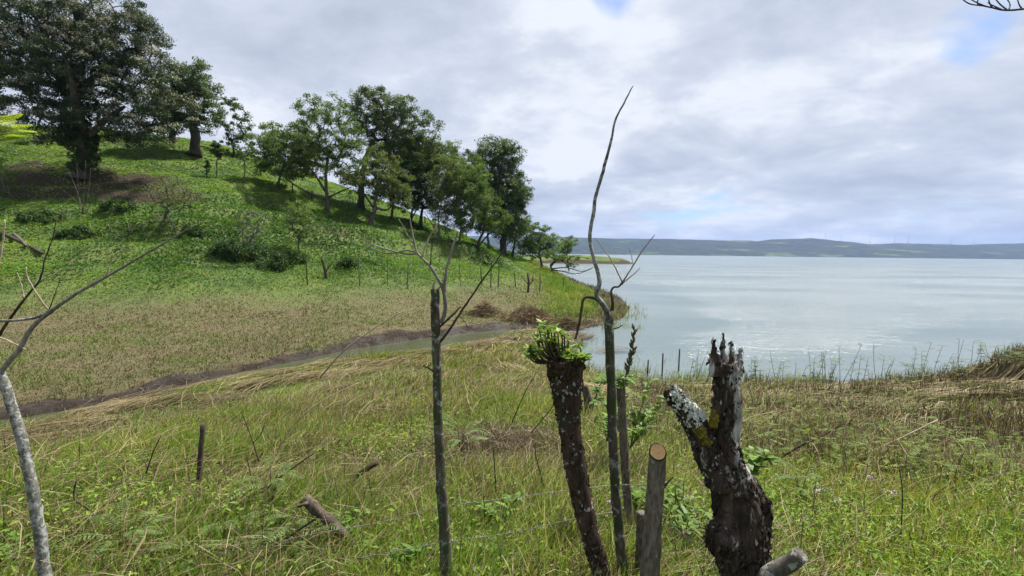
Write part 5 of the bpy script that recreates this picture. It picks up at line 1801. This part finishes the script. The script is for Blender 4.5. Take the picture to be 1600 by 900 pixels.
# ------------------------------------------------------------------ ground cover: grass, herbs, straw, reeds (nobody could count these)
M['grass_green'] = leaf_mat('green_grass_blades', [(0.0, (0.045, 0.100, 0.012)), (0.35, (0.092, 0.185, 0.018)), (0.6, (0.165, 0.270, 0.030)), (0.82, (0.260, 0.320, 0.055)), (1.0, (0.36, 0.30, 0.11))], 0.42, 0.5)
M['grass_dry'] = leaf_mat('dry_grass_blades', [(0.0, (0.060, 0.042, 0.024)), (0.4, (0.135, 0.105, 0.052)), (0.75, (0.24, 0.19, 0.10)), (1.0, (0.36, 0.30, 0.18))], 0.25, 0.7)
M['mat_far'] = leaf_mat('trampled_olive_grass', [(0.0, (0.042, 0.032, 0.018)), (0.35, (0.082, 0.070, 0.030)), (0.55, (0.084, 0.104, 0.026)), (0.8, (0.110, 0.170, 0.030)), (1.0, (0.20, 0.21, 0.070))], 0.25, 0.7)
M['hill_green'] = leaf_mat('hillside_pasture_leaves', [(0.0, (0.026, 0.066, 0.012)), (0.3, (0.060, 0.140, 0.018)), (0.6, (0.130, 0.240, 0.028)), (0.85, (0.23, 0.33, 0.045)), (1.0, (0.30, 0.36, 0.07))], 0.40, 0.55)
M['fern_olive'] = leaf_mat('olive_feathery_leaves', [(0, (0.065, 0.105, 0.022)), (0.5, (0.140, 0.195, 0.048)), (1, (0.25, 0.29, 0.09))], 0.4, 0.7)
M['weed_stem'] = leaf_mat('dead_weed_stems', [(0, (0.040, 0.027, 0.018)), (0.5, (0.135, 0.098, 0.060)), (1, (0.29, 0.23, 0.145))], 0.1, 0.8)


M['herb_low'] = leaf_mat('low_yellow_green_herbs', [(0, (0.065, 0.120, 0.014)), (0.5, (0.145, 0.245, 0.028)), (1, (0.28, 0.35, 0.055))], 0.42, 0.55)


def polar(n, r0, r1, t0, t1, power=1.0):
    """samples with density ~ 1/r^power"""
    u = rng.random(n)
    if power == 1.0:
        r = r0 + (r1 - r0) * u
    else:
        e = 2 - power
        r = (r0 ** e + (r1 ** e - r0 ** e) * u) ** (1 / e) if abs(e) > 1e-6 else r0 * (r1 / r0) ** u
    th = np.radians(rng.uniform(t0, t1, n))
    return r * np.sin(th), r * np.cos(th), r


def land(x, y):
    f = fields(x, y)
    return f, cover(x, y, *f)


def stuff(name, v, faces, mat, var):
    o = mesh_obj(name, v, faces, M[mat], None, {'var': var}, smooth=False)
    tag(o, kind='stuff')
    return o


def near_grass(n, r0, r1, pw):
    x, y, r = polar(n, r0, r1, -58, 58, pw)
    (z, d, wet, far, hill, weedy), (g, dr, mu, wt) = land(x, y)
    nn = noise2(x, y, 1.3, 3, 9.9)
    nb_ = noise2(x, y, 3.4, 2, 12.3)
    right = sstep(x - 0.12 * y, 0.4, 1.8) * sstep(r, 4.6, 6.5)
    lush = (1 - sstep(r + 0.8 * nb_, 3.4, 4.8)) * 0.9 + 0.35
    centre_dry = np.exp(-(((x - 0.2) / 1.6) ** 2 + ((y - 4.6) / 1.3) ** 2))
    dens = np.clip(0.62 + 0.55 * nn + 0.25 * lush - 0.42 * right - 0.45 * centre_dry, 0.12, 1)
    keep = (~wet) & (~far) & (rng.random(n) < dens)
    x, y, r, z, nn, nb_, right, cd = [a[keep] for a in (x, y, r, z, nn, nb_, right, centre_dry)]
    n = len(x)
    h = (0.16 + 0.24 * np.clip(nn + nb_ + .45, 0, 1.6)) * rng.uniform(0.45, 1.4, n) * np.clip(r / 3.0, .55, 1.0) * np.where(r > 9, .85, 1)
    w = (0.0042 + 0.00085 * r) * rng.uniform(.6, 1.35, n)
    wind = np.stack([0.55 + 0.35 * nb_, 0.15 + 0.3 * nn], 1)
    lean = wind * rng.uniform(0.1, 1.25, n)[:, None] + rng.normal(size=(n, 2)) * .38
    v, q, t = blades(np.stack([x, y, z - .01], 1), h, w, lean)
    dryp = np.clip(0.20 + 0.45 * noise2(x, y, 2.2, 3, 15.1) + .35 * right + .4 * cd + .25 * noise2(x, y, .5, 2, 1.1), 0.04, .9)
    isdry = rng.random(n) < dryp + .12 * sstep(r, 3.0, 4.5)
    var = np.clip(rng.normal(.66, .20, n) + .25 * nb_ + .25 * noise2(x, y, .45, 2, 33.3) - .10 * right + .14 * sstep(x, .8, 1.8) * (1 - sstep(r, 4.5, 6)), 0, 1)
    k5 = np.repeat(isdry, 5)
    for flag, nm, mt in ((False, 'grass', 'grass_green'), (True, 'dry_grass', 'grass_dry')):
        m = isdry == flag
        vv = v.reshape(-1, 5, 3)[m].reshape(-1, 3)
        kk = np.arange(m.sum())[:, None] * 5
        vr = var[m] if not flag else np.clip(rng.normal(.5, .25, m.sum()), 0, 1)
        stuff(nm, vv, [kk + np.array([[0, 1, 2, 3]]), kk + np.array([[3, 2, 4]])], mt, np.repeat(vr, 5))


def strands(x, y, z0, ang, L, w, lift, var, name, mat):
    """thin lying strands of four points"""
    n = len(x)
    dirv = np.stack([np.cos(ang), np.sin(ang)], 1)
    side = np.stack([-dirv[:, 1], dirv[:, 0], np.zeros(n)], 1) * w[:, None] * .5
    bend = rng.normal(size=n) * .10
    P = []
    for t_ in (0, .33, .66, 1):
        px_, py_ = x + dirv[:, 0] * L * t_ - dirv[:, 1] * bend * L * math.sin(t_ * 2.6), y + dirv[:, 1] * L * t_ + dirv[:, 0] * bend * L * math.sin(t_ * 2.6)
        P.append(np.stack([px_, py_, np.maximum(height(px_, py_), 0) + lift[0] * (1 - t_) + lift[1] * t_ + lift[2] * math.sin(math.pi * t_)], 1))
    v = np.stack([P[0] - side, P[0] + side, P[1] + side, P[1] - side, P[2] + side, P[2] - side, P[3] + side * .4, P[3] - side * .4], 1).reshape(-1, 3)
    k = np.arange(n)[:, None] * 8
    q = np.concatenate([k + np.array([[0, 1, 2, 3]]), k + np.array([[3, 2, 4, 5]]), k + np.array([[5, 4, 6, 7]])])
    stuff(name, v, [q], mat, np.repeat(np.clip(var, 0, 1), 8))


def straw():
    """long straw combed flat in bundles along the stream, and loose straw tangled in the field"""
    line = spline(np.array([np.array((-16.0, 6.5))] + nb[:23]), 500)
    t = np.gradient(line, axis=0)
    t = t / np.linalg.norm(t, axis=1)[:, None]
    nrm_ = np.stack([t[:, 1], -t[:, 0]], 1)
    nbun, per = 330, 22
    kb = (500 * rng.random(nbun) ** .85).astype(int)
    ob = np.abs(rng.normal(1.5, 1.5, nbun)) + .1
    cx = line[kb, 0] + nrm_[kb, 0] * ob
    cy = line[kb, 1] + nrm_[kb, 1] * ob
    ab = np.arctan2(t[kb, 1], t[kb, 0]) + rng.normal(-.12, .16, nbun)
    R = lambda a: np.repeat(a, per)
    n = nbun * per
    x, y = R(cx) + rng.normal(size=n) * .28, R(cy) + rng.normal(size=n) * .16
    ok = ~far_side(x, y) & (np.hypot(x, y) > 5)
    r = np.hypot(x, y)
    L = R(rng.uniform(.6, 1.7, nbun)) * rng.uniform(.6, 1.2, n)
    lf = [rng.uniform(.02, .10, n), rng.uniform(.02, .14, n), rng.uniform(.02, .16, n)]
    var = R(rng.normal(.50, .22, nbun)) + rng.normal(0, .16, n)
    strands(x[ok], y[ok], None, (R(ab) + rng.normal(0, .07, n))[ok], L[ok], ((.003 + .0014 * r) * rng.uniform(.5, 1.5, n))[ok], [a[ok] for a in lf], var[ok], 'straw', 'grass_dry')
    # loose straw
    n = 15000
    x, y, r = polar(n, 1.9, 16, -56, 40, 1.0)
    f = fields(x, y)
    p = np.clip(.35 + .9 * noise2(x, y, 1.5, 2, 22.0), .05, 1) * (1 - .75 * sstep(x, .7, 1.8) * (1 - sstep(r, 5, 7)))
    ok = (~f[2]) & (~f[3]) & (rng.random(n) < p)
    x, y, r = x[ok], y[ok], r[ok]
    n = len(x)
    strands(x, y, None, rng.normal(.55, .75, n), rng.uniform(.15, .6, n) * np.clip(r / 4, .6, 1.2), (.0016 + .0007 * r) * rng.uniform(.6, 1.4, n), [rng.uniform(.0, .1, n), rng.uniform(.05, .38, n), rng.uniform(0, .12, n)], rng.normal(.62, .24, n), 'loose_straw', 'grass_dry')


def herbs():
    """small broad leaves low in the near grass"""
    n = 95000
    x, y, r = polar(n, 1.35, 9.5, -58, 58, 1.35)
    (z, d, wet, far, hill, weedy), _ = land(x, y)
    p = noise2(x, y, .9, 2, 31.0)
    right = sstep(x, 1.1, 2.0)
    keep = (~wet) & (~far) & (rng.random(n) < np.clip(.30 + 1.0 * p + .6 * right * (1 - sstep(r, 4, 6)) - .05 * r, 0.03, 1))
    x, y, z, r, p = x[keep], y[keep], z[keep], r[keep], p[keep]
    n = len(x)
    c = np.stack([x, y, z + rng.uniform(.03, .24, n) * np.clip(r / 3, .5, 1)], 1)
    ax = unit(np.concatenate([rng.normal(size=(n, 2)), rng.uniform(-.3, .7, (n, 1))], 1))
    v, q = leaf_quads(c, rng.uniform(.022, .055, n) * (1 - .15 * right[keep]), rng.normal(size=(n, 3)) * .5 + np.array((0, 0, 1.0)), .42, ax, .1)
    stuff('herb_undergrowth', v, [q], 'herb_low', np.repeat(np.clip(rng.normal(.5, .22, n) + .2 * p, 0, 1), 4))


def right_weeds(n, r0, r1, t0, nm1, nm2):
    """brown field at the right: thin dead stems with flat feathery leaf sprays"""
    x, y, r = polar(n, r0, r1, t0, 58, .9)
    (z, d, wet, far, hill, weedy), _ = land(x, y)
    right = sstep(x - .1 * y + .6 * noise2(x, y, 2, 2, 3.9), .4, 1.8) * sstep(r, 4.2, 6.0)
    keep = (~wet) & (~far) & (rng.random(n) < right)
    x, y, z, r, d = x[keep], y[keep], z[keep], r[keep], d[keep]
    n = len(x)
    h = rng.uniform(.15, .5, n) * (1 + .8 * np.clip(noise2(x, y, 1.7, 2, 48.0), -.4, 1))
    lean = rng.normal(size=(n, 2)) * .25 + np.array((.06, 0))
    v, q, t = blades(np.stack([x, y, z], 1), h, (.0042 + .0007 * r) * rng.uniform(.7, 1.3, n), lean)
    stuff(nm1, v, [q, t], 'weed_stem', np.repeat(np.clip(rng.normal(.5, .25, n) + .35 * noise2(x, y, 1.0, 2, 49.0), 0, 1), 5))
    # feathery sprays: rows of leaflets, near level
    pn = noise2(x, y, 1.1, 2, 47.0)
    m = rng.random(n) < np.clip(.34 + .9 * pn, 0, .8)
    bx, by, bz, hh, rr, ll = x[m], y[m], z[m], h[m], r[m], lean[m]
    k = 9
    L = rng.uniform(.07, .17, len(bx))
    az = rng.normal(0, .8, len(bx)) + np.where(rng.random(len(bx)) < .5, 0, np.pi)
    start = np.stack([bx + ll[:, 0] * hh * .7, by + ll[:, 1] * hh * .7, bz + hh * rng.uniform(.45, .95, len(bx))], 1)
    dv = np.stack([np.cos(az), np.sin(az), rng.uniform(-.35, .5, len(bx))], 1)
    tt = (np.arange(k) + .5) / k
    c = (start[:, None] + dv[:, None] * (L[:, None] * tt[None])[..., None]).reshape(-1, 3)
    sd_ = np.stack([-dv[:, 1], dv[:, 0], 0 * dv[:, 0]], 1)
    ax = np.repeat(unit(sd_), k, 0) + np.repeat(dv, k, 0) * .3
    size = np.repeat(L * .42, k) * np.tile(np.sin(np.linspace(.5, 2.8, k)), len(bx))
    v, q = leaf_quads(c, size, np.tile(np.array((0, 0, 1.0)), (len(c), 1)) + rng.normal(size=(len(c), 3)) * .45, .32, unit(ax), .05)
    stuff(nm2, v, [q], 'fern_olive', np.repeat(np.repeat(np.clip(rng.normal(.40, .27, len(bx)) + .3 * pn[m], 0, 1), k), 4))


def tangle():
    """short dead stems standing all over the near field"""
    n = 26000
    x, y, r = polar(n, 2.2, 13, -55, 35, 1.0)
    (z, d, wet, far, hill, weedy), _ = land(x, y)
    cd = np.exp(-(((x - 0.1) / 1.7) ** 2 + ((y - 4.4) / 1.4) ** 2))
    p = noise2(x, y, 1.6, 2, 44.0)
    keep = (~wet) & (~far) & (rng.random(n) < np.clip(.30 + .8 * p + .9 * cd, 0.05, 1))
    x, y, z, r, cd = x[keep], y[keep], z[keep], r[keep], cd[keep]
    n = len(x)
    lean = rng.normal(size=(n, 2)) * .75 + np.array((.2, 0))
    v, q, t = blades(np.stack([x, y, z], 1), rng.uniform(.15, .5, n), (.0028 + .0006 * r) * rng.uniform(.6, 1.4, n), lean)
    stuff('dead_stems', v, [q, t], 'weed_stem', np.repeat(np.clip(rng.normal(.55, .3, n), 0, 1), 5))


def tall_straw():
    n = 5200
    x, y, r = polar(n, 2.6, 14, -56, 50, 1.0)
    f = fields(x, y)
    ok = (~f[2]) & (~f[3]) & (rng.random(n) < np.clip(.35 + 1.1 * noise2(x, y, 1.9, 2, 95.0), .05, 1))
    x, y, z, r = x[ok], y[ok], f[0][ok], r[ok]
    n = len(x)
    v, q, t_ = blades(np.stack([x, y, z], 1), rng.uniform(.3, .72, n) * np.clip(r / 4, .7, 1), (.0015 + .0006 * r) * rng.uniform(.7, 1.4, n), rng.normal(size=(n, 2)) * .5 + np.array((.5, .1)))
    stuff('tall_straw', v, [q, t_], 'grass_dry', np.repeat(np.clip(rng.normal(.7, .22, n), 0, 1), 5))


def far_flat():
    n = 300000
    x, y, r = polar(n, 14, 100, -60, 12, 1.45)
    (z, d, wet, far, hill, weedy), (g, dr, mu, wt) = land(x, y)
    p = noise2(x, y, 2.2, 3, 51.0) + .8 * noise2(x, y, .75, 2, 57.0)
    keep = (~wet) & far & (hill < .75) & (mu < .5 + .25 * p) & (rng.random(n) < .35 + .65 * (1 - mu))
    prom = sstep(x + 2.5 * noise2(x, y, 3.0, 3, 4.4), 0.5, 5.0)
    x, y, z, r, p, prom, hill, d = [a[keep] for a in (x, y, z, r, p, prom, hill, d)]
    n = len(x)
    tall = prom * sstep(d, 1.2, 3)
    h = rng.uniform(.07, .2, n) * (1 + 2.2 * tall) * (1 + .9 * np.clip(p, -.5, 1))
    lean = rng.normal(size=(n, 2)) * (.9 - .45 * tall)[:, None] + np.array((.3, 0))
    v, q, t = blades(np.stack([x, y, z - .01], 1), h, (.004 + .0007 * r) * rng.uniform(.6, 1.4, n), lean)
    gr = rng.random(n) < np.clip(prom * .9 * sstep(d + .8 * p, 1.0, 2.4) + hill, 0, 1)
    p2 = noise2(x, y, 6.0, 2, 53.0)
    var = np.clip(rng.normal(.50, .13, n) + .38 * p + .35 * p2 + .10 * sstep(d, 2, 7), 0, 1)
    for flag, nm, mt in ((False, 'trampled_grass', 'mat_far'), (True, 'promontory_grass', 'grass_green')):
        m = gr == flag
        vv = v.reshape(-1, 5, 3)[m].reshape(-1, 3)
        kk = np.arange(m.sum())[:, None] * 5
        stuff(nm, vv, [kk + np.array([[0, 1, 2, 3]]), kk + np.array([[3, 2, 4]])], mt, np.repeat(var[m], 5))


def hill_cover():
    n = 520000
    x, y, r = polar(n, 20, 92, -66, 9, 1.15)
    f, (g, dr, mu, wt) = land(x, y)
    z, d, wet, far, hill, weedy = f
    p = noise2(x, y, 1.5, 3, 61.0)
    pl = noise2(x, y, 8.0, 3, 63.0)
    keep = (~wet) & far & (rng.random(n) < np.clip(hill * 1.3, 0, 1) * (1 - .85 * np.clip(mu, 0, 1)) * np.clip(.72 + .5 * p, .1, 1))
    x, y, z, r, p, pl, weedy = [a[keep] for a in (x, y, z, r, p, pl, weedy)]
    n = len(x)
    c = np.stack([x, y, z + rng.uniform(0.0, .10, n) + weedy * np.maximum(p + .25, 0) * rng.uniform(0, .55, n)], 1)
    size = (.065 + .0019 * r) * rng.uniform(.6, 1.5, n) * (1 + .35 * weedy)
    ax = unit(np.concatenate([rng.normal(size=(n, 2)), rng.uniform(0.0, 1.1, (n, 1))], 1))
    v, q = leaf_quads(c, size, rng.normal(size=(n, 3)) * .6 + np.array((0, 0, 1.0)), .5, ax, .12)
    dk = sstep(noise2(x, y, 4.0, 3, 66.0), .05, .4)
    var = np.clip(.55 + rng.normal(0, .09, n) + .42 * pl + .16 * p - .26 * weedy - .38 * dk, 0, 1)
    stuff('hillside_pasture', v, [q], 'hill_green', np.repeat(var, 4))


def reeds():
    """reeds in the shallows, along the promontory and before the near shore"""
    xs, ys = [], []
    for (px0, px1, py0, py1, k) in ((985, 1110, 548, 602, 900), (905, 1000, 575, 606, 700), (930, 1010, 470, 515, 900), (1050, 1165, 585, 608, 500), (1165, 1330, 598, 609, 900), (890, 960, 500, 540, 120), (1080, 1140, 505, 520, 60)):
        for _ in range(k):
            p = on_z(rng.uniform(px0, px1), py0 + (py1 - py0) * rng.random() ** .6)
            xs.append(p[0])
            ys.append(p[1])
    x, y = np.array(xs), np.array(ys)
    keep = noise2(x, y, 1.8, 2, 71.0) > -.12
    x, y = x[keep], y[keep]
    n = len(x)
    z = height(x, y)
    r = np.hypot(x, y)
    h = rng.uniform(.2, .65, n) * np.where(r > 25, .9, 1) - np.minimum(z, 0) * .5
    v, q, t = blades(np.stack([x, y, z], 1), h, .008 + .0006 * r * rng.uniform(.6, 1.2, n), rng.normal(size=(n, 2)) * .3 + np.array((.1, 0)))
    gr = rng.random(n) < .55
    for flag, nm, mt in ((True, 'reeds', 'grass_green'), (False, 'dry_reeds', 'grass_dry')):
        m = gr == flag
        kk = np.arange(m.sum())[:, None] * 5
        stuff(nm, v.reshape(-1, 5, 3)[m].reshape(-1, 3), [kk + np.array([[0, 1, 2, 3]]), kk + np.array([[3, 2, 4]])], mt, np.repeat(np.clip(rng.normal(.6, .2, m.sum()), 0, 1), 5))


def bank_grass():
    """tall green tufts overhanging the near bank, and dead litter on the mud"""
    line = spline(np.array(nb[1:]), 400)
    n = 30000
    k = rng.integers(0, 400, n)
    off = rng.uniform(.35, 2.4, n)
    t = np.gradient(line, axis=0)
    t = t / np.linalg.norm(t, axis=1)[:, None]
    nrm_ = np.stack([t[:, 1], -t[:, 0]], 1)
    x = line[k, 0] + nrm_[k, 0] * off + rng.normal(size=n) * .15
    y = line[k, 1] + nrm_[k, 1] * off + rng.normal(size=n) * .15
    f = fields(x, y)
    p = noise2(x, y, 1.6, 2, 81.0)
    keep = (~f[3]) & (p + .35 * sstep(k, 130, 210) > -.10) & (rng.random(n) < 1 - .7 * sstep(k, 255, 330)) & (np.hypot(x, y) > 6)
    x, y, z, p, r = x[keep], y[keep], np.maximum(f[0][keep], -.1), p[keep], np.hypot(x, y)[keep]
    n = len(x)
    v, q, t_ = blades(np.stack([x, y, z - .01], 1), rng.uniform(.12, .32, n) * (1 + .8 * np.clip(p, 0, 1)) * (.5 + .5 * sstep(off[keep], .4, 1.4)), (.004 + .00075 * r) * rng.uniform(.6, 1.3, n), rng.normal(size=(n, 2)) * .4 + np.array((.55, .15)))
    stuff('bank_grass', v, [q, t_], 'grass_green', np.repeat(np.clip(rng.normal(.5, .2, n), 0, 1), 5))
    n = 60000
    x, y, r = polar(n, 12, 40, -62, 14, 1.0)
    f, (g, dr, mu, wt) = land(x, y)
    keep = (~f[2]) & f[3] & (mu > .4) & (f[4] < .3) & (rng.random(n) < .9 - .45 * wt)
    x, y, z, r = x[keep], y[keep], f[0][keep], r[keep]
    n = len(x)
    v, q, t_ = blades(np.stack([x, y, z], 1), rng.uniform(.06, .3, n), (.003 + .0006 * r) * rng.uniform(.6, 1.5, n), rng.normal(size=(n, 2)) * 1.2)
    stuff('mud_litter', v, [q, t_], 'weed_stem', np.repeat(np.clip(rng.normal(.48, .28, n), 0, 1), 5))

    n = 26000
    x, y, r = polar(n, 24, 80, 2, 19, 1.0)
    f, (g, dr, mu, wt) = land(x, y)
    keep = (~f[2]) & f[3] & (f[1] < 4.5) & (rng.random(n) < np.clip(.45 + 1.1 * noise2(x, y, 1.8, 2, 99.0), .08, 1))
    x, y, z, r = x[keep], y[keep], f[0][keep], r[keep]
    n = len(x)
    v, q, t_ = blades(np.stack([x, y, z], 1), rng.uniform(.12, .5, n), (.004 + .0007 * r) * rng.uniform(.6, 1.5, n), rng.normal(size=(n, 2)) * .6)
    stuff('shore_litter', v, [q, t_], 'mat_far', np.repeat(np.clip(rng.normal(.42, .3, n), 0, 1), 5))


near_grass(280000, 1.35, 9.0, 1.2)
near_grass(170000, 8.2, 27.0, 1.0)
bank_grass()
straw()
herbs()


def hill_stalks():
    n = 5000
    x, y, r = polar(n, 22, 60, -62, 6, 1.0)
    f = fields(x, y)
    p = noise2(x, y, 5, 2, 91.0)
    ok = (~f[2]) & f[3] & (rng.random(n) < f[4] * np.clip(.25 + p, 0, 1))
    x, y, z, r = x[ok], y[ok], f[0][ok], r[ok]
    n = len(x)
    v, q, t_ = blades(np.stack([x, y, z], 1), rng.uniform(.3, .95, n), (.004 + .0006 * r) * rng.uniform(.6, 1.4, n), rng.normal(size=(n, 2)) * .3)
    stuff('hill_stalks', v, [q, t_], 'weed_stem', np.repeat(np.clip(rng.normal(.6, .3, n), 0, 1), 5))


hill_stalks()
right_weeds(34000, 3.6, 24, -8, 'weed_stems', 'feathery_weeds')
right_weeds(16000, 15, 34, 34, 'bank_weed_stems', 'bank_feathery_weeds')
tangle()
tall_straw()
far_flat()
hill_cover()
reeds()
